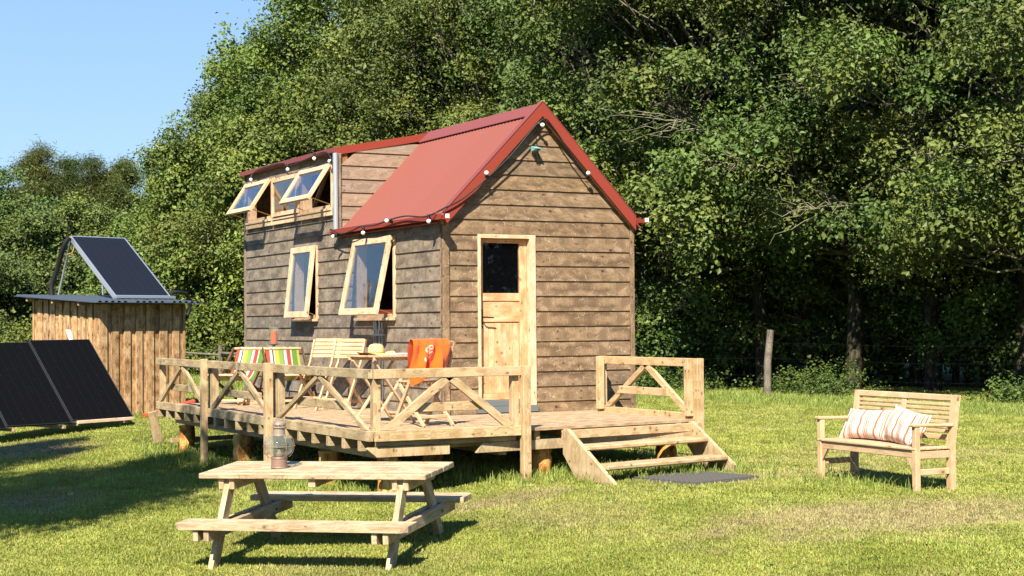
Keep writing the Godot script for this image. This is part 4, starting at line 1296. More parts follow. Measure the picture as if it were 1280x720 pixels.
func build_woods() -> void:
	young = leaf_clump(108, 26, 0.42, 0.115, 0.07, 0.5)
	var oak := leaf_clump(101, 36, 0.40, 0.095, 0.06, 0.6)
	var small := leaf_clump(102, 44, 0.40, 0.075, 0.05, 0.75)
	var broad := leaf_clump(103, 34, 0.40, 0.10, 0.07, 0.6)
	var ivy := leaf_clump(104, 30, 0.36, 0.075, 0.065, 1.0)
	var needle := leaf_clump(105, 60, 0.45, 0.16, 0.014, 0.6)
	var g1 := "oaks along the edge of the wood"
	# right hand wood edge
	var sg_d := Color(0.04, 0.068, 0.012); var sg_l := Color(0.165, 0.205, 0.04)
	var i := 0
	for e in [
		[735, 41.5, 13.0, 4.4, 2.0, 0], [850, 38.4, 13.5, 4.9, 2.6, 1], [955, 37.6, 14.0, 5.0, 3.0, 2], [1065, 36.6, 13.0, 5.0, 3.0, 3], [1165, 36.0, 13.5, 4.9, 2.8, 4], [1275, 35.0, 12.5, 4.9, 2.8, 5], [1390, 34.0, 13.0, 4.6, 2.0, 6]]:
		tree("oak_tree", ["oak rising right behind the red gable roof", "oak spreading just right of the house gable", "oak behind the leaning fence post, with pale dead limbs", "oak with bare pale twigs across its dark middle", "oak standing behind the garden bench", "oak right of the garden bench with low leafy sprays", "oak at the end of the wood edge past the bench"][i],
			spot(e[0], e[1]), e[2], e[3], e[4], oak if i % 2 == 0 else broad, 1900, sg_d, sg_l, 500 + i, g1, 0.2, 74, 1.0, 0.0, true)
		i += 1
	i = 0
	for e in [[700, 47.0], [815, 46.0], [930, 45.0], [1040, 44.5], [1150, 44.0], [1260, 43.0], [1380, 42.0]]:
		tree("dark_tree", "tall dark green tree deep in the wood, half hidden by the oaks", spot(e[0], e[1]), 15.0, 4.6, 1.0, ivy, 1700, sg_d, sg_l, 600 + i, "dark trees behind the oaks", 0.3, 44, 1.45)
		i += 1
	# holly and ivy-clad understorey under the oaks
	i = 0
	for e in [[800, 37.4, 4.4, 1.6], [855, 38.0, 3.8, 1.6], [905, 38.6, 5.2, 1.8], [1005, 38.4, 4.6, 2.0], [1072, 38.0, 4.0, 1.9], [1110, 38.6, 5.4, 1.9], [1150, 37.6, 3.8, 1.9], [1192, 38.0, 4.8, 1.9], [1232, 37.0, 3.8, 1.9], [1280, 36.4, 3.6, 1.9], [1320, 36.6, 4.6, 1.9]]:
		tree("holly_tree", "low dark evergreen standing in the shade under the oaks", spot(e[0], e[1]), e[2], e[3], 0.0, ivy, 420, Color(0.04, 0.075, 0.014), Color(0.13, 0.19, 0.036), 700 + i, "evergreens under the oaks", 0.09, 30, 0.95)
		i += 1
	i = 0
	for e in [[760, 44.0], [850, 43.5], [940, 42.5], [1030, 42.0], [1120, 41.0], [1210, 40.5], [1300, 39.5], [800, 50.0], [920, 49.0], [1040, 48.0], [1160, 47.0], [1280, 46.0]]:
		tree("thicket_tree", "short dense dark tree filling the gloom behind the oak trunks", spot(e[0], e[1]), 6.5, 3.0, 0.0, ivy, 800, sg_d, sg_l, 760 + i, "thicket behind the oak trunks", 0.14, 22, 1.5)
		i += 1
	# sunlit trees behind the house and the shed
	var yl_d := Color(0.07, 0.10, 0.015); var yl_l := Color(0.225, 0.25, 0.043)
	i = 0
	for e in [[640, 45.0, 13.5, 4.6, 1.5, 1], [570, 49.0, 15.0, 4.8, 1.0, 0], [505, 50.0, 15.5, 4.8, 1.0, 1], [424, 52.0, 15.0, 4.3, 0.6, 0], [356, 54.0, 12.0, 3.3, 0.4, 0], [294, 55.0, 10.0, 2.8, 0.2, 1], [248, 56.0, 8.5, 2.5, 0.0, 0], [320, 50.0, 6.5, 3.0, 0.0, 1], [212, 58.0, 7.0, 2.2, 0.0, 0], [262, 51.0, 5.0, 2.6, 0.0, 0], [390, 48.5, 9.0, 3.4, 0.2, 0], [455, 47.0, 9.5, 3.6, 0.5, 1], [180, 58.0, 4.6, 2.3, 0.0, 0]]:
		tree("broadleaf_tree", ["olive green tree behind the house roof ridge", "tall yellow-green tree behind the red dormer strip", "tall yellow-green tree behind the dormer's downpipe", "tall sunlit tree behind the far dormer window", "sunlit tree whose crown steps down towards the sky", "yellow-green tree with a ragged outline against the sky", "sunlit tree between the house and the roof collector", "bushy sunlit tree low behind the house's back corner", "rounded sunlit tree just above the roof collector", "leafy tree low behind the shed's right side", "sunlit tree filling the gap behind the dormer", "leafy tree just above the dormer roof", "low leafy tree behind the roof collector"][i],
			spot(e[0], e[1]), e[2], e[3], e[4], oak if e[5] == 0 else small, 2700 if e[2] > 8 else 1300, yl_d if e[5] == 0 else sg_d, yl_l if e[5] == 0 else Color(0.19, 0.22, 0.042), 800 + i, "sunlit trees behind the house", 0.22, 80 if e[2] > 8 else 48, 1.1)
		i += 1
	# far wood on the left
	i = 0
	for e in [[-70, 74.0, 9.0, 4.4, 0], [-5, 72.0, 8.4, 4.0, 0], [45, 76.0, 9.9, 3.0, 2], [85, 79.0, 9.6, 2.6, 2], [120, 78.0, 10.0, 2.8, 2], [155, 80.0, 9.8, 2.8, 2], [205, 80.0, 8.8, 4.2, 1], [25, 66.0, 6.2, 3.4, 0], [95, 68.0, 7.0, 4.0, 1], [150, 68.0, 6.2, 3.6, 1], [-20, 64.0, 5.0, 3.2, 0], [260, 82.0, 11.0, 5.0, 1], [65, 71.0, 7.2, 3.4, 1], [125, 73.0, 7.8, 3.6, 1]]:
		var nm := ["dark round tree in the far wood left of the shed", "mid green tree in the far wood beyond the shed", "pine with a spiky top in the far wood"]
		tree("far_tree", nm[e[4]], spot(e[0], e[1]), e[2] - 0.9, e[3], 0.0, ivy if e[4] == 0 else (needle if e[4] == 2 else small), 2200, [Color(0.04, 0.068, 0.014), Color(0.065, 0.095, 0.018), Color(0.05, 0.075, 0.018)][e[4]], [Color(0.14, 0.18, 0.035), Color(0.21, 0.235, 0.045), Color(0.17, 0.19, 0.045)][e[4]], 900 + i, "trees of the far wood", 0.25, 60, 1.25, 0.85 if e[4] == 2 else 0.1)
		i += 1
	# the tree beside the lawn, out of view, whose shadow falls across the grass
	tree("lawn_tree", "round tree beside the lawn that shades the grass by the picnic table", Vector3(-8.9, land(-8.9, 4.1), 4.1), 9.6, 2.2, 4.6, oak, 2000, yl_d, yl_l, 990, "", 0.16, 34, 0.9)
	tree("lawn_tree", "round tree at the far end of the lawn by the solar panels", Vector3(-9.6, land(-9.6, -1.2), -1.2), 9.4, 2.2, 4.4, oak, 2000, yl_d, yl_l, 991, "", 0.16, 34, 0.9)
	# trees across the lawn behind the photographer, mirrored in the door's glass
	for e in [[8.5, 19.0], [12.5, 17.0], [6.0, 24.0], [16.5, 14.0]]:
		tree("meadow_tree", "broad dark tree standing across the lawn from the house door", Vector3(e[0], land(e[0], e[1]), e[1]), 10.5, 3.6, 0.3, ivy, 1300, sg_d, sg_l, 1100 + i, "trees across the lawn", 0.25, 40, 1.3)
		i += 1
	# dead pale branches in the oaks
	var r := RandomNumberGenerator.new(); r.seed = 77
	for e in [[1095, 33.4, 4.7, -3.4, 0.2], [1005, 33.6, 5.0, -2.9, 0.9], [1165, 33.0, 4.3, -2.3, -0.5], [1120, 33.2, 6.2, -1.5, 0.3]]:
		var base := spot(e[0], e[1] + 3.4)
		var dn := thing("dead_branch", ["long pale dead branch fanning out across the oaks' dark middle", "pale dead branch rising among the leaves right of the gable", "pale bare bough drooping among the oak leaves above the bench", "short pale dead branch high up in the oaks"][[1095, 1005, 1165, 1120].find(e[0])], "branch", base, 0.0, "")
		var m := mb(0.1)
		var side := view_dir(e[0]).cross(Vector3.UP)
		var a := Vector3(0, e[2] - base.y * 0.0, 0)
		var b: Vector3 = a + side * e[3] - view_dir(e[0]) * 4.1 + Vector3(0, e[4], 0)
		var pts := limb(m, r, a, b, 0.028, 0.006, 0.09, 6)
		part(m, "bough", M.dead_wood, dn)
		for k in 22:
			var o: Vector3 = a.lerp(b, r.randf_range(0.45, 1.0))
			var tm := mb(0.1)
			limb(tm, r, o, o + side * signf(e[3]) * r.randf_range(0.3, 1.2) + Vector3(r.randfn() * 0.2, r.randfn() * 0.30, r.randfn() * 0.3), 0.010, 0.003, 0.05, 4)
			part(tm, "twig", M.dead_wood, dn)
	build_undergrowth(ivy, broad)

func build_undergrowth(ivy: Mesh, broad: Mesh) -> void:
	var r := RandomNumberGenerator.new(); r.seed = 55
	var labels := ["clump of bright nettles at the foot of the fence", "bramble bush at the foot of the fence"]
	var i := 0
	for e in [[790, 36.4], [815, 35.4], [872, 35.9], [1000, 34.4], [1042, 33.3], [1270, 31.2]]:
		var at := spot(e[0], e[1])
		var b := thing("bramble_bush" if i % 2 else "nettle_clump", labels[i % 2], "bush", at, 0.0, "undergrowth along the wire fence")
		var xf := []; var cols := []
		for k in 80:
			var tall_k := 0.5 + 0.5 * fposmod(i * 0.618, 1.0)
			var p := Vector3(r.randfn() * 0.42, absf(r.randfn()) * 0.36 * tall_k + 0.03, r.randfn() * 0.35)
			p.y *= 1.0 - 0.3 * minf(Vector2(p.x, p.z).length(), 1.5)
			var bs := Basis(Vector3.UP, r.randf() * TAU).scaled(Vector3.ONE * r.randf_range(0.4, 0.8))
			xf.append(Transform3D(bs, p)); cols.append(Color(0.045, 0.085, 0.016).lerp(Color(0.12, 0.17, 0.03), r.randf()))
		scatter("foliage", b, broad if i % 2 else ivy, xf, cols)
		var m := mb()
		for k in 7:
			limb(m, r, Vector3(r.randfn() * 0.3, -0.03, r.randfn() * 0.2), Vector3(r.randfn() * 0.6, r.randf_range(0.3, 0.7), r.randfn() * 0.4), 0.008, 0.003, 0.04, 4)
		part(m, "stems", M.bark, b)
		i += 1
	i = 0
	for e in [[10, 60.0, 1.0], [240, 52.0, 1.4], [290, 49.0, 1.3], [60, 61.0, 1.2], [190, 58.0, 1.2]]:
		var at := spot(e[0], e[1])
		var b := thing("hedge_bush", "sunlit bush at the foot of the trees behind the shed" if e[0] > 150 else "low bush at the edge of the far wood", "bush", at, 0.0, "bushes at the back of the meadow")
		var xf := []; var cols := []
		for k in 420:
			var p := Vector3(r.randfn() * 1.6, absf(r.randfn()) * 0.5 * e[2], r.randfn() * 0.9)
			xf.append(Transform3D(Basis(Vector3.UP, r.randf() * TAU).scaled(Vector3.ONE * r.randf_range(0.8, 1.4)), p)); cols.append(Color(0.07, 0.10, 0.02).lerp(Color(0.18, 0.2, 0.035), r.randf()))
		scatter("foliage", b, broad, xf, cols)
		i += 1

# ---------------------------------------------------------------- furniture
func build_furniture() -> void:
	picnic_table()
	garden_bench()
	var deck := 0.515
	folding_chair("pale folding slat chair with an orange towel over its back", Vector3(-0.94, deck, 1.50), deg_to_rad(190.0), "pale folding chairs on the deck")
	folding_chair("pale folding slat chair by the wall, nearer the striped deckchairs", Vector3(-0.52, deck, -2.50), deg_to_rad(-52.0), "pale folding chairs on the deck")
	folding_chair("pale folding slat chair by the wall, nearer the folding table", Vector3(-0.50, deck, -1.82), deg_to_rad(-52.0), "pale folding chairs on the deck")
	folding_table(Vector3(-1.10, deck, 0.85), deg_to_rad(8.0))
	towel(Vector3(-0.94, deck, 1.50), deg_to_rad(190.0))
	straw_hat(Vector3(-1.16, deck + 0.722, 0.80))
	var pm := mb(); pm.box(Transform3D(Basis(Vector3.UP, 0.3), Vector3.ZERO), Vector3(0.26, 0.012, 0.2), 0.003)
	var po := part(pm, numbered("folded_paper"), M.paper, self)
	po.position = Vector3(-0.96, deck + 0.73, 0.92)
	tag(po, "folded white paper on the folding table beside the straw hat", "paper")
	deckchair("red, green and yellow striped deckchair with its sling facing the lawn", Vector3(-0.52, deck, -3.62), deg_to_rad(-6.0))
	deckchair("striped deckchair seen half from the side at the deck's far end", Vector3(-1.02, deck, -4.05), deg_to_rad(-48.0))
	candle_stand(Vector3(-0.40, deck, -4.48))
	var wb := thing("wooden_block", "pale wooden block lying on the deck under the striped deckchair", "block", Vector3(-1.0, deck, -3.75), 0.3)
	for k in 2:
		var m := mb(0.08); m.block(Vector3(-0.16, 0.002 + 0.052 * k, -0.06), Vector3(0.16 - 0.04 * k, 0.052 + 0.052 * k, 0.06), 0.004); part(m, "plank", M.fresh_pine, wb)

func picnic_table() -> void:
	var t := thing("picnic_table", "weathered wooden picnic table with attached benches on the lawn", "picnic table", Vector3(-3.07, -0.312, 4.271), -0.788)
	t.rotation = Vector3(0.06, -0.788, 0.015)
	var L := 1.932
	var s: Mesher
	# table top: five boards, seats: two boards each, outer corners rounded off
	for k in 5:
		s = mb(0.09, 0.03)
		var z0 := -0.3425 + 0.137 * k
		s.block(Vector3(-L / 2 - rng.randf_range(0, 0.006), 0.675, z0 + 0.002), Vector3(L / 2 + rng.randf_range(0, 0.006), 0.72 + rng.randf_range(-0.001, 0.001), z0 + 0.135), 0.006)
		part(s, "top_board", M.table_wood, t)
	for sd in [-1.0, 1.0]:
		for k in 2:
			s = mb(0.09, 0.03)
			var za: float = sd * (0.545 + 0.128 * k); var zb: float = sd * (0.545 + 0.128 * k + 0.124)
			var z0 := minf(za, zb); var z1 := maxf(za, zb)
			var c0 := 0.045 if (sd > 0 and k == 1) or (sd < 0 and k == 1) else 0.006
			# chamfered outer corners
			var out := za if absf(za) > absf(zb) else zb
			var inn := zb if absf(za) > absf(zb) else za
			var poly := [Vector2(-L / 2, inn), Vector2(L / 2, inn), Vector2(L / 2, lerpf(out, inn, c0 / 0.124)), Vector2(L / 2 - c0, out), Vector2(-L / 2 + c0, out), Vector2(-L / 2, lerpf(out, inn, c0 / 0.124))]
			var pa := []; var pb := []
			for q in poly:
				pa.append(Vector3(q.x, 0.350, q.y)); pb.append(Vector3(q.x, 0.394, q.y))
			# the grain follows the board
			var mm := Mesher.new(); mm.col = s.col; mm.uo = s.uo
			mm.loft(pa, pb)
			for q in mm.v.size(): mm.uv[q] = s.uo + Vector2(mm.v[q].z + mm.v[q].y, mm.v[q].x)
			part(mm, "seat_board", M.table_wood, t)
	for u in [-0.744, 0.744]:
		for sd in [-1.0, 1.0]:
			s = mb(0.08, 0.04)
			var f := Vector3(u, -0.03, sd * 0.615); var g := Vector3(u, 0.673, sd * 0.215)
			var hz := Vector3(0, 0, 0.055); var hx := Vector3(0.0225, 0, 0)
			s.loft([f - hz - hx, f + hz - hx, f + hz + hx, f - hz + hx], [g - hz - hx, g + hz - hx, g + hz + hx, g - hz + hx])
			part(s, "leg", M.table_wood, t)
			for o in [-1.0, 1.0]:
				pass
		for o in [-1.0, 1.0]:
			s = mb(0.08, 0.04); s.beam(Vector3(u + o * 0.046, 0.302, -0.775), Vector3(u + o * 0.046, 0.302, 0.775), 0.045, 0.094, Vector3.UP); part(s, "seat_bearer", M.table_wood, t)
			s = mb(0.08, 0.04); s.beam(Vector3(u + o * 0.046, 0.63, -0.31), Vector3(u + o * 0.046, 0.63, 0.31), 0.045, 0.088, Vector3.UP); part(s, "top_bearer", M.table_wood, t)
			for sd in [-1.0, 1.0]:
				s = Mesher.new(); s.tube([Vector3(u + o * 0.068, 0.30, sd * 0.44), Vector3(u + o * 0.075, 0.30, sd * 0.44)], [0.012], 8); part(s, "bolt", M.black_metal, t)
	s = mb(0.08, 0.04); s.beam(Vector3(0.0, 0.64, -0.31), Vector3(0.0, 0.64, 0.31), 0.06, 0.068, Vector3.UP); part(s, "middle_batten", M.table_wood, t)
	lantern(t.transform * Vector3(-0.397, 0.722, 0.048))

func lantern(at: Vector3) -> void:
	var l := thing("oil_lantern", "copper ship's lantern with a round glass globe on the picnic table", "lantern", at, 0.5)
	var I := Transform3D()
	var s := Mesher.new()
	s.lathe([Vector2(0.0, 0.0), Vector2(0.068, 0.0), Vector2(0.070, 0.006), Vector2(0.066, 0.012), Vector2(0.064, 0.075), Vector2(0.070, 0.082), Vector2(0.066, 0.090), Vector2(0.03, 0.092), Vector2(0.0, 0.092)], 28, I)
	part(s, "base", M.copper, l)
	s = Mesher.new()
	var prof := []
	for k in 15:
		var a := lerpf(-1.05, 1.12, k / 14.0)
		prof.append(Vector2(0.112 * cos(a) + 0.004, 0.178 + 0.095 * sin(a)))
	s.lathe(prof, 32, I, true)
	part(s, "globe", M.clear_glass, l)
	s = Mesher.new()
	s.lathe([Vector2(0.0, 0.092), Vector2(0.028, 0.094), Vector2(0.028, 0.118), Vector2(0.014, 0.13), Vector2(0.012, 0.15), Vector2(0.0, 0.152)], 16, I)
	part(s, "burner", M.copper_dark, l)
	s = Mesher.new()
	s.lathe([Vector2(0.05, 0.262), Vector2(0.054, 0.266), Vector2(0.050, 0.272), Vector2(0.048, 0.322), Vector2(0.058, 0.326), Vector2(0.058, 0.334), Vector2(0.05, 0.338)], 24, I)
	part(s, "chimney", M.copper_dark, l)
	s = Mesher.new()
	s.lathe([Vector2(0.05, 0.350), Vector2(0.055, 0.352), Vector2(0.052, 0.366), Vector2(0.03, 0.380), Vector2(0.0, 0.386)], 24, I)
	part(s, "cap", M.copper_dark, l)
	s = Mesher.new()
	for k in 10:
		var a := TAU * k / 10
		s.tube([Vector3(cos(a) * 0.05, 0.337, sin(a) * 0.05), Vector3(cos(a) * 0.05, 0.352, sin(a) * 0.05)], [0.004], 5)
	part(s, "vent_ring", M.copper_dark, l)
	for k in 4:
		var a := TAU * k / 4 + 0.4
		s = Mesher.new()
		var pts := []
		for j in 11:
			var b := lerpf(-1.25, 1.25, j / 10.0)
			pts.append(Vector3(cos(a) * (0.062 + 0.072 * cos(b)), 0.178 + 0.098 * sin(b), sin(a) * (0.062 + 0.072 * cos(b))))
		s.tube(pts, [0.0032], 6)
		part(s, "guard_wire", M.copper, l)
	s = Mesher.new()
	var ring := []
	for j in 33: ring.append(Vector3(cos(TAU * j / 32) * 0.128, 0.178, sin(TAU * j / 32) * 0.128))
	s.tube(ring, [0.003], 6, false)
	part(s, "guard_ring", M.copper, l)
	s = Mesher.new()
	var hp := []
	for j in 15:
		var b := PI * j / 14
		hp.append(Vector3(cos(b) * 0.062, 0.345 + 0.075 * sin(b), 0))
	s.tube(hp, [0.0028], 6)
	part(s, "handle", M.copper_dark, l)

func garden_bench() -> void:
	var b := thing("garden_bench", "pale teak garden bench with armrests on the lawn before the wood", "bench", Vector3(2.385, -0.005, 4.725), deg_to_rad(-92.8))
	var s: Mesher
	var hx := 0.735
	for sx in [-1.0, 1.0]:
		var x: float = sx * (hx - 0.03)
		s = mb(0.06, 0.03); s.beam(Vector3(x, -0.02, 0.24), Vector3(x, 0.60, 0.24), 0.06, 0.055, Vector3(0, 0, 1), 0.006); part(s, "front_leg", M.bench_wood, b)
		s = mb(0.06, 0.03)
		# back leg: upright to the seat, then raked
		var z0 := -0.16
		var p := [Vector3(x, -0.02, z0), Vector3(x, 0.42, z0), Vector3(x, 0.875, z0 - 0.07)]
		for k in 2:
			var w := Vector3(0.03, 0, 0); var dz := Vector3(0, 0, 0.03)
			s.loft([p[k] - w - dz, p[k] + w - dz, p[k] + w + dz, p[k] - w + dz], [p[k + 1] - w - dz, p[k + 1] + w - dz, p[k + 1] + w + dz, p[k + 1] - w + dz])
		part(s, "back_leg", M.bench_wood, b)
		s = mb(0.06, 0.03); s.beam(Vector3(x, 0.615, 0.29), Vector3(x, 0.605, -0.17), 0.075, 0.03, Vector3.UP, 0.008); part(s, "armrest", M.bench_wood, b)
		s = mb(0.06, 0.03); s.beam(Vector3(x, 0.345, 0.212), Vector3(x, 0.345, -0.13), 0.03, 0.07, Vector3.UP); part(s, "side_rail", M.bench_wood, b)
		s = mb(0.06, 0.03); s.beam(Vector3(x, 0.19, 0.212), Vector3(x, 0.19, -0.13), 0.03, 0.055, Vector3.UP); part(s, "stretcher", M.bench_wood, b)
		s = mb(0.06, 0.03)
		var xi: float = x - sx * 0.032
		var tri := [Vector3(xi, 0.318, 0.232), Vector3(xi - sx * 0.085, 0.318, 0.232), Vector3(xi, 0.20, 0.232)]
		var tr2 := []
		for q in tri: tr2.append(q + Vector3(0, 0, 0.022))
		s.loft(tri, tr2); part(s, "corner_bracket", M.bench_wood, b)
	s = mb(0.05, 0.03); s.beam(Vector3(-hx + 0.062, 0.352, 0.24), Vector3(hx - 0.062, 0.352, 0.24), 0.028, 0.07, Vector3.UP, 0.005); part(s, "front_rail", M.bench_wood, b)
	s = mb(0.05, 0.03); s.beam(Vector3(-hx + 0.062, 0.352, -0.14), Vector3(hx - 0.062, 0.352, -0.14), 0.028, 0.07, Vector3.UP, 0.005); part(s, "back_rail", M.bench_wood, b)
	for k in 7:
		s = mb(0.08, 0.03)
		var z := 0.262 - k * 0.064
		s.beam(Vector3(-hx + 0.005, 0.40, z - 0.018), Vector3(hx - 0.005, 0.40, z - 0.018), 0.055, 0.024, Vector3.UP, 0.006); part(s, "seat_slat", M.bench_wood, b)
	# backrest between the raked legs
	var lean := Vector3(0, 0.455, -0.07).normalized()
	var o := Vector3(0, 0.42, -0.16)
	s = mb(0.05, 0.03); s.beam(o + lean * 0.43 + Vector3(-hx, 0, 0.0), o + lean * 0.43 + Vector3(hx, 0, 0.0), 0.045, 0.06, lean, 0.008); part(s, "top_rail", M.bench_wood, b)
	s = mb(0.05, 0.03); s.beam(o + lean * 0.07 + Vector3(-hx + 0.062, 0, 0), o + lean * 0.07 + Vector3(hx - 0.062, 0, 0), 0.03, 0.05, lean); part(s, "lower_back_rail", M.bench_wood, b)
	s = mb(0.05, 0.03); s.beam(o + lean * 0.10, o + lean * 0.398, 0.03, 0.07, Vector3(1, 0, 0)); part(s, "middle_stile", M.bench_wood, b)
	for sd in [-1.0, 1.0]:
		for k in 7:
			s = mb(0.07, 0.03)
			var y := 0.125 + k * 0.041
			s.beam(o + lean * y + Vector3(sd * 0.037, 0, 0.0), o + lean * y + Vector3(sd * (hx - 0.062), 0, 0.0), 0.016, 0.029, lean, 0.003); part(s, "back_slat", M.bench_wood, b)
	cushion("orange and white striped cushion lying flat against the bench back", b.transform * Transform3D(Basis(Vector3(0, 0, 1), 0.03) * Basis(Vector3(1, 0, 0), -0.50), Vector3(-0.33, 0.560, -0.055)), Vector3(0.74, 0.33, 0.15))
	cushion("orange and white striped cushion leaning askew over its neighbour by the armrest", b.transform * Transform3D(Basis(Vector3(0, 1, 0), -0.22) * Basis(Vector3(0, 0, 1), -0.10) * Basis(Vector3(1, 0, 0), -0.46), Vector3(0.27, 0.565, 0.0)), Vector3(0.68, 0.36, 0.16))

func cushion(label: String, t: Transform3D, size: Vector3) -> void:
	var c := Node3D.new()
	c.name = numbered("striped_cushion")
	add_child(c)
	c.transform = t
	tag(c, label, "cushion", "striped cushions on the bench")
	var m := Mesher.new()
	var nu := 22; var nv := 14
	for sd in [-1.0, 1.0]:
		var grid := []
		for j in nv + 1:
			var row := []
			for i in nu + 1:
				var a := 2.0 * i / nu - 1.0; var b := 2.0 * j / nv - 1.0
				var px := a * (1.0 - 0.06 * (1.0 - a * a) - 0.05 * (1.0 - b * b) * absf(a)); var py := b * (1.0 - 0.09 * (1.0 - a * a) * absf(b))
				var th := pow(maxf((1.0 - pow(absf(a), 2.6)) * (1.0 - pow(absf(b), 2.4)), 0.0), 0.5)
				th *= 1.0 + 0.07 * sin(a * 7.0 + b * 3.0) + 0.05 * sin(b * 9.0 + a * 2.0)
				row.append(Vector3(px * size.x * 0.5, py * size.y * 0.5, sd * th * size.z * 0.5))
			grid.append(row)
		for j in nv:
			for i in nu:
				var q := []
				for e in [[j, i], [j, i + 1], [j + 1, i + 1], [j + 1, i]]:
					var g0: Vector3 = grid[e[0]][e[1]]
					var du: Vector3 = grid[e[0]][mini(e[1] + 1, nu)] - grid[e[0]][maxi(e[1] - 1, 0)]
					var dv: Vector3 = grid[mini(e[0] + 1, nv)][e[1]] - grid[maxi(e[0] - 1, 0)][e[1]]
					var nn: Vector3 = du.cross(dv).normalized() * sd
					q.append([g0, nn, Vector2(g0.x + 0.36, g0.y)])
				m._q(q[0], q[1], q[2], q[3])
	part(m, "cover", M.cushion_stripe, c)
	m = Mesher.new()
	for sx in [-1.0, 1.0]:
		var e := []
		for j in 9:
			var bb := 2.0 * j / 8 - 1.0
			e.append(Vector3(sx * size.x * 0.5, bb * size.y * 0.5, 0.003 * sin(bb * 14.0)))
		m.tube(e, [0.006], 6)
	part(m, "piping", M.paper, c)

func folding_chair(label: String, at: Vector3, yaw: float, group: String) -> void:
	# local: sitter faces +z
	var c := thing("folding_chair", label, "chair", at, yaw, group)
	var s: Mesher
	for sx in [-1.0, 1.0]:
		var x: float = sx * 0.205
		s = mb(0.07, 0.03)
		# curved back post running down to the front foot
		var p := [Vector3(x, 0.006, 0.24), Vector3(x, 0.42, -0.03), Vector3(x, 0.58, -0.15), Vector3(x, 0.86, -0.26)]
		for k in 3:
			var w := Vector3(0.011, 0, 0); var d := Vector3(0, 0.0, 0.022)
			s.loft([p[k] - w - d, p[k] + w - d, p[k] + w + d, p[k] - w + d], [p[k + 1] - w - d, p[k + 1] + w - d, p[k + 1] + w + d, p[k + 1] - w + d])
		part(s, "back_post", M.bench_wood, c)
		s = mb(0.07, 0.03); s.beam(Vector3(x - sx * 0.026, 0.006, -0.27), Vector3(x - sx * 0.026, 0.425, 0.17), 0.022, 0.04, Vector3(0, 1, 0)); part(s, "leg", M.bench_wood, c)
		s = mb(0.07, 0.03); s.beam(Vector3(x - sx * 0.05, 0.43, -0.15), Vector3(x - sx * 0.05, 0.44, 0.21), 0.022, 0.03, Vector3.UP); part(s, "seat_rail", M.bench_wood, c)
	for k in 6:
		s = mb(0.08, 0.03); s.block(Vector3(-0.19, 0.448, -0.14 + k * 0.061), Vector3(0.19, 0.462, -0.14 + k * 0.061 + 0.048), 0.003); part(s, "seat_slat", M.bench_wood, c)
	var a := Vector3(0, 0.58, -0.15); var b := Vector3(0, 0.86, -0.26)
	var up := (b - a).normalized()
	for k in 5:
		var q := a + up * (0.075 + k * 0.053)
		s = mb(0.08, 0.03); s.beam(q + Vector3(-0.193, 0, 0), q + Vector3(0.193, 0, 0), 0.014, 0.044, up, 0.003); part(s, "back_slat", M.bench_wood, c)
	s = mb(0.08, 0.03); s.beam(Vector3(-0.19, 0.13, 0.16), Vector3(0.19, 0.13, 0.16), 0.02, 0.035, Vector3.UP); part(s, "stretcher", M.bench_wood, c)
	s = mb(0.08, 0.03); s.beam(Vector3(-0.17, 0.10, -0.175), Vector3(0.17, 0.10, -0.175), 0.02, 0.035, Vector3.UP); part(s, "stretcher", M.bench_wood, c)

func folding_table(at: Vector3, yaw: float) -> void:
	var t := thing("folding_table", "small folding slat table against the house with a hat on it", "table", at, yaw)
	var s: Mesher
	for k in 11:
		s = mb(0.08, 0.03); s.block(Vector3(-0.27 + k * 0.0492, 0.70, -0.31), Vector3(-0.27 + k * 0.0492 + 0.036, 0.72, 0.31), 0.003); part(s, "top_slat", M.bench_wood, t)
	for z in [-0.25, 0.25]:
		s = mb(0.07, 0.03); s.beam(Vector3(-0.275, 0.682, z), Vector3(0.275, 0.682, z), 0.03, 0.034, Vector3.UP); part(s, "top_bearer", M.bench_wood, t)
		s = mb(0.07, 0.03); s.beam(Vector3(-0.25, 0.665, z * 0.86), Vector3(0.25, 0.004, z * 0.86), 0.022, 0.04, Vector3(0, 0, 1)); part(s, "leg", M.bench_wood, t)
		s = mb(0.07, 0.03); s.beam(Vector3(0.25, 0.665, z * 0.76), Vector3(-0.25, 0.004, z * 0.76), 0.022, 0.04, Vector3(0, 0, 1)); part(s, "leg", M.bench_wood, t)
	for e in [[-0.20, 0.07], [0.20, 0.07]]:
		s = mb(0.07, 0.03); s.beam(Vector3(e[0], e[1], -0.2), Vector3(e[0], e[1], 0.2), 0.02, 0.034, Vector3.UP); part(s, "stretcher", M.bench_wood, t)

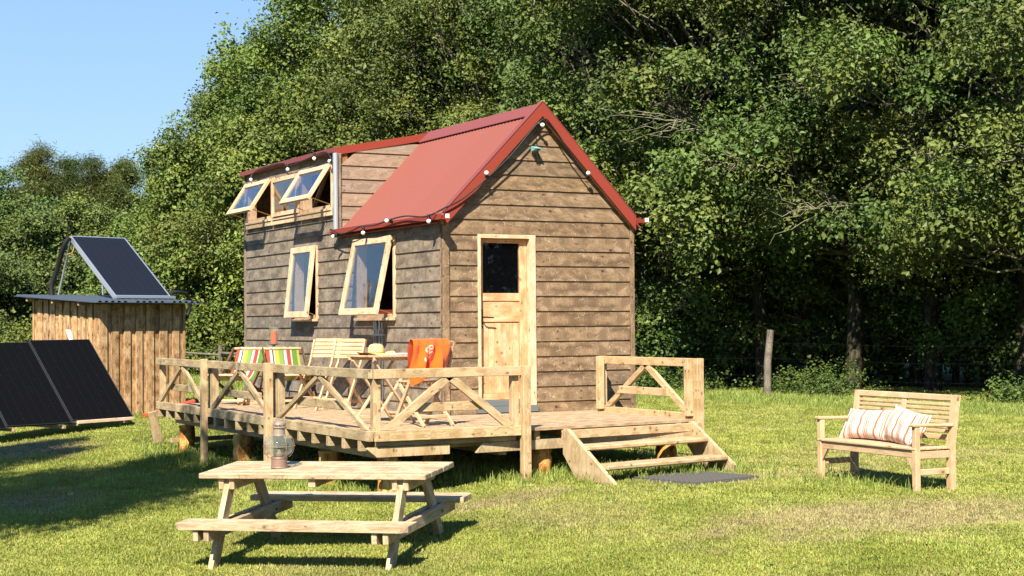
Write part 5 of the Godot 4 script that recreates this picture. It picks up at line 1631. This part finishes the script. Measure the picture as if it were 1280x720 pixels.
func towel(at: Vector3, yaw: float) -> void:
	# sheet folded over the chair's top edge
	var w := 128; var img := Image.create(w, w, false, Image.FORMAT_RGB8)
	var nz := FastNoiseLite.new(); nz.frequency = 0.3; nz.seed = 4
	for y in w:
		for x in w:
			var k := 1.0 + 0.10 * nz.get_noise_2d(x, y)
			var c := Color(0.93 * k, 0.36 * k, 0.03)
			img.set_pixel(x, y, c)
	# pale pink printed scroll
	for ring in [[0.36, 0.26, 0.055, 0.4, 5.2], [0.50, 0.42, 0.085, 2.0, 7.4], [0.36, 0.48, 0.07, -0.6, 3.4], [0.46, 0.20, 0.035, 0.0, 6.2]]:
		for q in 160:
			var a := lerpf(ring[3], ring[4], q / 159.0)
			for th in 5:
				var px := int((ring[0] + cos(a) * (ring[2] + th * 0.006)) * w); var py := int((ring[1] + sin(a) * (ring[2] + th * 0.006)) * w)
				if px >= 0 and py >= 0 and px < w and py < w: img.set_pixel(px, py, Color(0.95, 0.72, 0.66))
	var mt := plain("towel_cloth", Color(1, 1, 1), 0.95)
	mt.albedo_texture = ImageTexture.create_from_image(img)
	mt.rim_enabled = true; mt.rim = 0.4
	mt.cull_mode = BaseMaterial3D.CULL_DISABLED
	var t := thing("orange_towel", "bright orange beach towel hung over the folding chair's back", "towel", at, yaw)
	var m := Mesher.new()
	var nu := 26; var nv := 34
	var grid := []
	var topy := 0.885
	for j in nv + 1:
		var row := []
		for i in nu + 1:
			var a := i / float(nu); var s := (j / float(nv) - 0.56) * 0.70
			var x := lerpf(-0.115, 0.33, a) + 0.014 * sin(s * 17.0) + 0.05 * maxf(-s, 0.0) * (a - 0.2)
			var rake := 0.40
			var y := topy - absf(s) * (0.94 if s > 0 else 0.9)
			var z := -0.262
			if s < 0: z = -0.30 - 0.10 * absf(s) * 0.2 - 0.04 * sin(a * 13.0 + s * 6.0) * minf(absf(s) * 4.0, 1.0) - 0.015 * sin(a * 29.0)
			else: z = -0.242 + s * rake * 0.7 + 0.02 * sin(a * 9.0 + 1.0) * minf(s * 5.0, 1.0)
			if absf(s) < 0.04:
				var f := s / 0.04
				z = lerpf(-0.302, -0.235, f * 0.5 + 0.5); y = topy + 0.008 - 0.03 * f * f
			if s < 0.0: y -= 0.16 * absf(s) * (0.3 + a * a) * (1.0 + 0.3 * sin(a * 8.0))
			row.append(Vector3(x, y, z))
		grid.append(row)
	for j in nv:
		for i in nu:
			var q := []
			for e in [[j, i], [j, i + 1], [j + 1, i + 1], [j + 1, i]]:
				var g0: Vector3 = grid[e[0]][e[1]]
				var du: Vector3 = grid[e[0]][mini(e[1] + 1, nu)] - grid[e[0]][maxi(e[1] - 1, 0)]
				var dv: Vector3 = grid[mini(e[0] + 1, nv)][e[1]] - grid[maxi(e[0] - 1, 0)][e[1]]
				q.append([g0, du.cross(dv).normalized(), Vector2(1.0 - e[1] / float(nu), (nv * 0.56 - e[0]) / (nv * 0.56) * 1.0)])
			m._q(q[0], q[1], q[2], q[3])
	part(m, "cloth", mt, t)

func straw_hat(at: Vector3) -> void:
	var hat := thing("straw_hat", "pale straw sun hat with a wide brim on the folding table", "hat", at, 0.6)
	var m := Mesher.new()
	var prof := [Vector2(0.088, 0.012), Vector2(0.086, 0.03), Vector2(0.082, 0.07), Vector2(0.072, 0.098), Vector2(0.05, 0.112), Vector2(0.02, 0.116), Vector2(0.0, 0.116)]
	m.lathe(prof, 26, Transform3D(Basis().scaled(Vector3(1.12, 1, 0.95)), Vector3.ZERO), true)
	part(m, "crown", M.straw, hat)
	m = Mesher.new()
	m.lathe([Vector2(0.0895, 0.013), Vector2(0.089, 0.03)], 26, Transform3D(Basis().scaled(Vector3(1.125, 1, 0.96)), Vector3.ZERO))
	part(m, "hat_band", M.straw_band, hat)
	m = Mesher.new()
	var rings := []
	for j in 6:
		var row := []
		for i in 33:
			var a := TAU * i / 32
			var r := lerpf(0.085, 0.20, j / 5.0)
			row.append(Vector3(cos(a) * r * 1.12, 0.012 + (0.018 * sin(2.0 * a + 0.6) + 0.006 * sin(5.0 * a)) * j / 5.0 + 0.004, sin(a) * r * 0.98))
		rings.append(row)
	for j in 5:
		for i in 32:
			var q := []
			for e in [[j, i], [j, i + 1], [j + 1, i + 1], [j + 1, i]]:
				q.append([rings[e[0]][e[1]], Vector3.UP, Vector2(e[1], e[0])])
			m._q(q[0], q[1], q[2], q[3])
			var q2 := []
			for e in q: q2.append([e[0] - Vector3(0, 0.004, 0), Vector3.DOWN, e[2]])
			m._q(q2[0], q2[1], q2[2], q2[3])
	part(m, "brim", M.straw, hat)

func deckchair(label: String, at: Vector3, yaw: float) -> void:
	# local: sitter faces +z
	var c := thing("striped_deckchair", label, "deckchair", at, yaw, "striped deckchairs at the end of the deck")
	var s: Mesher
	for sx in [-1.0, 1.0]:
		var x: float = sx * 0.27
		s = mb(0.08, 0.03); s.beam(Vector3(x, 0.012, 0.42), Vector3(x, 0.735, -0.30), 0.024, 0.045, Vector3.UP); part(s, "back_rail", M.dark_wood, c)
		s = mb(0.08, 0.03); s.beam(Vector3(x - sx * 0.03, 0.012, -0.42), Vector3(x - sx * 0.03, 0.40, 0.46), 0.024, 0.045, Vector3.UP); part(s, "seat_rail", M.dark_wood, c)
		s = mb(0.08, 0.03); s.beam(Vector3(x + sx * 0.028, 0.52, -0.08), Vector3(x + sx * 0.028, 0.06, -0.38), 0.02, 0.035, Vector3.UP); part(s, "prop", M.dark_wood, c)
	for e in [[0.73, -0.30, 0.29], [0.40, 0.46, 0.26], [0.06, 0.37, 0.29], [0.06, -0.38, 0.29]]:
		s = mb(0.08, 0.03); s.beam(Vector3(-e[2], e[0], e[1]), Vector3(e[2], e[0], e[1]), 0.032, 0.032, Vector3.UP, 0.008); part(s, "cross_bar", M.fresh_pine, c)
	var m := Mesher.new()
	var prof := []
	for k in 17:
		var t := k / 16.0
		var p := Vector3(0, 0.752, -0.315).lerp(Vector3(0, 0.42, 0.475), t)
		p.y -= 0.27 * sin(PI * pow(t, 0.85)); p.z -= 0.06 * sin(PI * t)
		prof.append(p)
	for k in 16:
		var a: Vector3 = prof[k]; var b: Vector3 = prof[k + 1]
		var nn := Vector3(1, 0, 0).cross(b - a).normalized()
		for off in [0.0, -0.004]:
			var o: Vector3 = nn * off
			var q := []
			for e in [[a, -0.225], [a, 0.225], [b, 0.225], [b, -0.225]]:
				q.append([e[0] + o + Vector3(e[1], 0, 0), nn if off == 0.0 else -nn, Vector2(e[1] + 0.23, e[0].y)])
			m._q(q[0], q[1], q[2], q[3])
	# the hem that hangs behind the top bar
	var hang := [Vector3(0, 0.75, -0.322), Vector3(0, 0.56, -0.345)]
	for off in [0.0, 0.004]:
		var q := []
		for e in [[hang[0], -0.225], [hang[0], 0.225], [hang[1], 0.225], [hang[1], -0.225]]:
			q.append([e[0] + Vector3(e[1], 0, off), Vector3(0, 0, -1 if off == 0.0 else 1), Vector2(e[1] + 0.23, e[0].y)])
		m._q(q[0], q[1], q[2], q[3])
	part(m, "sling", M.deck_stripe, c)

func candle_stand(at: Vector3) -> void:
	var c := thing("candle_stand", "orange candle in a glass on a slim stand by the wall", "candle holder", at)
	var I := Transform3D()
	var s := Mesher.new()
	s.lathe([Vector2(0, 0), Vector2(0.11, 0.0), Vector2(0.11, 0.012), Vector2(0.02, 0.03), Vector2(0.012, 0.05), Vector2(0.012, 0.76), Vector2(0.05, 0.775), Vector2(0.075, 0.782), Vector2(0.075, 0.79), Vector2(0.0, 0.792)], 20, I)
	part(s, "stand", M.steel, c)
	s = Mesher.new()
	s.lathe([Vector2(0, 0.793), Vector2(0.042, 0.793), Vector2(0.042, 0.96), Vector2(0.036, 0.968), Vector2(0.0, 0.962)], 18, I)
	part(s, "candle", M.candle, c)
	s = Mesher.new()
	s.lathe([Vector2(0.062, 0.793), Vector2(0.066, 0.88), Vector2(0.068, 1.02)], 22, I, true)
	part(s, "glass", M.clear_glass, c)

# ---------------------------------------------------------------- lights and small things
func festoon(label: String, cable: Array, bulbs: Array) -> void:
	var f := thing("string_lights", label, "string lights", cable[0])
	var org: Vector3 = cable[0]
	var pts := []
	for p in cable: pts.append(p - org)
	var s := Mesher.new()
	s.tube(curve(pts, 5), [0.009], 6)
	part(s, "cord", M.cable, f)
	for b in bulbs:
		var p: Vector3 = b[0] - org
		var d: Vector3 = b[1].normalized()
		var n := node("bulb", f, p)
		var x := d.cross(Vector3(0.3, 0.2, 0.9)).normalized()
		n.basis = Basis(x, d, x.cross(d))
		s = Mesher.new(); s.lathe([Vector2(0, -0.062), Vector2(0.017, -0.06), Vector2(0.02, -0.05), Vector2(0.02, -0.012), Vector2(0.014, -0.006)], 12, Transform3D())
		part(s, "socket", M.cable, n)
		s = Mesher.new()
		var prof := []
		for k in 9:
			var a := lerpf(-1.1, PI / 2, k / 8.0)
			prof.append(Vector2(maxf(0.026 * cos(a), 0.0), 0.018 + 0.026 * sin(a)))
		s.lathe(prof, 14, Transform3D(), true)
		part(s, "globe", M.bulb_white, n)

func build_lights() -> void:
	var dn := Vector3(0, -1, 0)
	festoon("string of white bulbs along the red eave and up the gable", [Vector3(-0.17, 2.80, -2.96), Vector3(-0.175, 2.72, -2.60), Vector3(-0.18, 2.74, -2.2), Vector3(-0.175, 2.775, -1.95), Vector3(-0.18, 2.765, -1.5), Vector3(-0.18, 2.80, -1.1), Vector3(-0.18, 2.82, -0.6), Vector3(-0.18, 2.78, -0.1), Vector3(-0.17, 2.80, 0.16), Vector3(-0.05, 2.86, 0.16), Vector3(0.2, 2.98, 0.15), Vector3(0.52, 3.23, 0.15), Vector3(0.85, 3.52, 0.14), Vector3(1.24, 3.93, 0.14), Vector3(1.40, 3.86, 0.14), Vector3(1.62, 3.58, 0.14), Vector3(1.85, 3.31, 0.14), Vector3(1.92, 3.26, 0.13)],
		[[Vector3(-0.18, 2.70, -2.80), Vector3(-0.5, -0.2, -1.0)], [Vector3(-0.18, 2.71, -1.85), dn], [Vector3(-0.20, 2.79, -1.04), Vector3(-1, 0.1, 0)], [Vector3(-0.18, 2.74, 0.05), dn], [Vector3(0.50, 3.27, 0.17), Vector3(-0.4, 0.8, 0.6)], [Vector3(1.23, 3.88, 0.16), Vector3(0.6, -0.4, 0.8)], [Vector3(1.86, 3.32, 0.16), Vector3(-0.1, 0.8, 0.7)]])
	festoon("string of white bulbs under the dormer eave", [Vector3(-0.09, 3.72, -6.5), Vector3(-0.10, 3.84, -6.0), Vector3(-0.10, 3.85, -5.0), Vector3(-0.10, 3.79, -4.75), Vector3(-0.10, 3.80, -4.2), Vector3(-0.10, 3.83, -3.7), Vector3(-0.10, 3.84, -3.3), Vector3(-0.08, 3.70, -3.12), Vector3(-0.06, 3.30, -3.10), Vector3(-0.07, 2.90, -3.08)],
		[[Vector3(-0.11, 3.74, -6.25), Vector3(-0.3, -1, 0)], [Vector3(-0.11, 3.755, -4.70), dn], [Vector3(-0.11, 3.81, -3.68), dn], [Vector3(-0.10, 3.70, -3.12), Vector3(-0.3, 0.2, -1)]])
	var l := thing("gable_lamp", "pale teal outdoor lamp fixed high on the gable wall", "wall lamp", Vector3(1.19, 3.60, 0.03))
	l.scale = Vector3.ONE * 0.62
	var s := mb(); s.block(Vector3(-0.035, -0.05, 0.0), Vector3(0.035, 0.05, 0.03), 0.006); part(s, "back_plate", M.lamp_teal, l)
	s = mb(); s.loft([Vector3(-0.06, 0.045, 0.03), Vector3(0.06, 0.045, 0.03), Vector3(0.06, 0.055, 0.03), Vector3(-0.06, 0.055, 0.03)], [Vector3(-0.075, 0.0, 0.19), Vector3(0.075, 0.0, 0.19), Vector3(0.075, 0.01, 0.19), Vector3(-0.075, 0.01, 0.19)]); part(s, "hood", M.lamp_teal, l)
	for sx in [-1.0, 1.0]:
		s = mb(); s.loft([Vector3(sx * 0.056, -0.045, 0.03), Vector3(sx * 0.062, -0.045, 0.03), Vector3(sx * 0.062, 0.046, 0.03), Vector3(sx * 0.056, 0.046, 0.03)], [Vector3(sx * 0.068, -0.03, 0.18), Vector3(sx * 0.074, -0.03, 0.18), Vector3(sx * 0.074, 0.0, 0.18), Vector3(sx * 0.068, 0.0, 0.18)]); part(s, "side_cheek", M.lamp_teal, l)
	s = Mesher.new(); s.lathe([Vector2(0.0, -0.06), Vector2(0.025, -0.05), Vector2(0.03, -0.02), Vector2(0.02, 0.03), Vector2(0, 0.035)], 14, Transform3D(Basis(), Vector3(0, 0, 0.09)), true); part(s, "lamp_glass", M.clear_glass, l)
	s = Mesher.new(); s.tube(curve([Vector3(0.05, 0.26, 0.03), Vector3(0.07, 0.1, 0.02), Vector3(0.11, -0.1, 0.02), Vector3(0.12, -0.2, 0.03), Vector3(0.07, -0.22, 0.03), Vector3(0.03, -0.10, 0.03)], 5), [0.007], 6); part(s, "flex", M.cable, l)

func build_small() -> void:
	# canvas tipi out of view, mirrored in the side windows
	var tp := thing("canvas_tipi", "slender pale canvas tipi with crossing poles beyond the lawn", "tent", Vector3(-7.6, land(-7.6, -20.5), -20.5))
	var tm := Mesher.new()
	tm.lathe([Vector2(1.7, 0.0), Vector2(0.95, 2.4), Vector2(0.14, 5.0)], 14, Transform3D())
	part(tm, "canvas", M.canvas, tp)
	for k in 8:
		var a := TAU * k / 8.0
		tm = mb(); tm.tube([Vector3(cos(a) * 1.62, 0.0, sin(a) * 1.62), Vector3(-cos(a + 0.3) * 0.32, 6.2, -sin(a + 0.3) * 0.32)], [0.04, 0.02], 6); part(tm, "pole", M.fresh_pine, tp)
	# rubber mat with raised ribs at the foot of the steps
	var m := thing("rubber_mat", "grey perforated rubber mat on the grass below the steps", "mat", Vector3(1.12, 0.028, 3.26), deg_to_rad(14.0))
	var s := mb(); s.block(Vector3(-0.47, -0.04, -0.51), Vector3(0.47, 0.0, 0.51), 0.002); part(s, "sheet", M.mat_rubber, m)
	s = mb()
	for i in 15:
		s.block(Vector3(-0.465 + i * 0.065, 0.0, -0.50), Vector3(-0.465 + i * 0.065 + 0.02, 0.012, 0.50), 0.002)
	for j in 16:
		s.block(Vector3(-0.465, 0.0005, -0.50 + j * 0.0655), Vector3(0.465, 0.0105, -0.50 + j * 0.0655 + 0.018), 0.0)
	var o := part(s, "ribs", M.mat_rubber, m)
	o.set_meta("kind", "stuff")
	# loose earth crumbs on the scarified patch
	var r := RandomNumberGenerator.new(); r.seed = 31
	var cm := Mesher.new()
	cm.lathe([Vector2(0, -0.4), Vector2(0.8, -0.2), Vector2(1.0, 0.1), Vector2(0.6, 0.5), Vector2(0, 0.6)], 6, Transform3D())
	var xf := []; var cols := []
	while xf.size() < 1500:
		var x := r.randf_range(-6, 8); var z := r.randf_range(-9, 9)
		if r.randf() > dry(x, z) * 0.9: continue
		var k := r.randf_range(0.004, 0.013)
		xf.append(Transform3D(Basis(Vector3.UP, r.randf() * TAU).scaled(Vector3(k * r.randf_range(0.7, 1.6), k, k)), Vector3(x, ground_y(x, z) + 0.004, z)))
		cols.append(Color(0.10, 0.07, 0.04).lerp(Color(0.2, 0.15, 0.09), r.randf()))
	var sc := scatter("earth_crumbs", self, cm.mesh(M.blade), xf, cols)
	tag(sc, "crumbs of earth and dead thatch scattered on the lawn", "earth", "", "stuff")

# ---------------------------------------------------------------- grass
func tuft(seed_: int, blades: int, hgt: float, spread: float, w: float) -> ArrayMesh:
	var r := RandomNumberGenerator.new(); r.seed = seed_
	var m := Mesher.new()
	for k in blades:
		var p := Vector3(r.randfn(), 0, r.randfn()) * spread
		var a := r.randf() * TAU
		var out := Vector3(cos(a), 0, sin(a))
		var side := Vector3(-out.z, 0, out.x) * w * r.randf_range(0.7, 1.3)
		var hh := hgt * r.randf_range(0.5, 1.2)
		var lean := r.randf_range(0.15, 1.0) * hh
		var q := p + out * lean * 0.35 + Vector3(0, hh * 0.62, 0); var tip := p + out * lean + Vector3(0, hh, 0)
		var g := r.randf_range(0.75, 1.25)
		m.col = Color(g * r.randf_range(0.9, 1.25), g, g * 0.95)
		var base := p - Vector3(0, 0.012, 0)
		var nn := (Vector3.UP * 0.8 - out * 0.5).normalized()
		for t in [[base - side, base + side, q + side * 0.7], [base - side, q + side * 0.7, q - side * 0.7], [q - side * 0.7, q + side * 0.7, tip]]:
			m.tri(t[0], t[1], t[2], nn)
	return m.mesh(M.blade)

func build_grass() -> void:
	var r := RandomNumberGenerator.new(); r.seed = 99
	var short := tuft(1, 9, 0.017, 0.03, 0.0026)
	var tall := tuft(2, 12, 0.16, 0.04, 0.005)
	var sets := {"short": [[], []], "tall": [[], []]}
	var green_a := Color(0.175, 0.215, 0.028); var green_b := Color(0.36, 0.385, 0.08)
	var straw := Color(0.38, 0.30, 0.16)
	var tries := 0
	while sets.short[0].size() < 270000 and tries < 900000:
		tries += 1
		var px := r.randf_range(-190, 1470)
		var d := 8.6 * pow(4.4, r.randf())
		var p := CAM + view_dir(px) * d
		if p.x > -1.85 and p.x < 2.0 and p.z < 2.35 and p.z > -7.2 and r.randf() < 0.75: continue
		if Vector2(p.x - 1.12, p.z - 3.26).rotated(deg_to_rad(14.0)).abs().x < 0.48 and absf(Vector2(p.x - 1.12, p.z - 3.26).rotated(deg_to_rad(14.0)).y) < 0.52: continue
		p.y = ground_y(p.x, p.z)
		var dr := dry(p.x, p.z)
		if r.randf() < dr * 0.55: continue
		var sc := r.randf_range(0.6, 1.5) * (1.0 + d * 0.022) * (1.0 - 0.35 * dr)
		var bs := Basis(Vector3.UP, r.randf() * TAU).scaled(Vector3(sc, sc * r.randf_range(0.8, 1.3), sc))
		sets.short[0].append(Transform3D(bs, p))
		var pn := clampf(0.5 + 0.6 * patches.get_noise_2d(p.x * 2.2, p.z * 2.2) + 0.25 * r.randfn(), 0, 1)
		var c := green_a.lerp(green_b, pn)
		c = c.lerp(straw, clampf(dr * 0.95 + (0.45 if r.randf() < 0.07 else 0.0), 0, 1))
		sets.short[1].append(c)
	# longer grass: along the fence, round the posts and logs, under the deck's edge, by the shed
	var lines := [[spot(780, 35.0), spot(1340, 27.4), 0.8, 4200], [spot(200, 44.0), spot(350, 41.0), 2.6, 5200], [Vector3(-1.9, 0, -4.9), Vector3(-1.8, 0, 2.3), 0.3, 420], [Vector3(-0.4, 0, 2.3), Vector3(2.0, 0, 2.5), 0.35, 520], [Vector3(-1.0, 0, -12.0), Vector3(1.2, 0, -12.75), 0.15, 200], [Vector3(0.3, 0, 2.75), Vector3(2.0, 0, 2.55), 0.2, 240], [Vector3(2.1, 0, 4.0), Vector3(2.2, 0, 5.4), 0.25, 70], [spot(-40, 58.0), spot(120, 60.0), 2.0, 900], [Vector3(-1.2, 0, 1.2), Vector3(1.8, 0, 0.8), 0.6, 260]]
	for e in lines:
		for k in int(e[3]):
			var p: Vector3 = e[0].lerp(e[1], r.randf()) + Vector3(r.randfn(), 0, r.randfn()) * e[2]
			p.y = ground_y(p.x, p.z)
			var sc := r.randf_range(0.3, 0.9) * (1.0 if e[2] < 1.0 else 1.4)
			sets.tall[0].append(Transform3D(Basis(Vector3.UP, r.randf() * TAU).scaled(Vector3.ONE * sc), p))
			sets.tall[1].append(Color(0.14, 0.20, 0.03).lerp(Color(0.32, 0.36, 0.08), r.randf()))
	var rosette := leaf_clump(107, 9, 0.05, 0.045, 0.03, 0.25)
	var wx := []; var wc := []
	while wx.size() < 1300:
		var p := CAM + view_dir(r.randf_range(-150, 1430)) * (9.0 * pow(3.6, r.randf()))
		if patches.get_noise_2d(p.x * 3.0 + 7.0, p.z * 3.0) < 0.02 or dry(p.x, p.z) > 0.2: continue
		p.y = ground_y(p.x, p.z) + 0.012
		wx.append(Transform3D(Basis(Vector3.UP, r.randf() * TAU).scaled(Vector3.ONE * r.randf_range(0.4, 0.9)), p))
		wc.append(Color(0.09, 0.16, 0.025).lerp(Color(0.2, 0.27, 0.05), r.randf()))
	var ws := scatter("lawn_weeds", self, rosette, wx, wc)
	tag(ws, "small clover and plantain weeds in the lawn", "weeds", "", "stuff")
	var a := scatter("lawn_grass", self, short, sets.short[0], sets.short[1])
	tag(a, "short mown grass of the lawn", "grass", "", "stuff")
	var b := scatter("long_grass", self, tall, sets.tall[0], sets.tall[1])
	tag(b, "long uncut grass round posts, fences and the deck", "grass", "", "stuff")
	print("tufts ", sets.short[0].size(), " ", sets.tall[0].size())
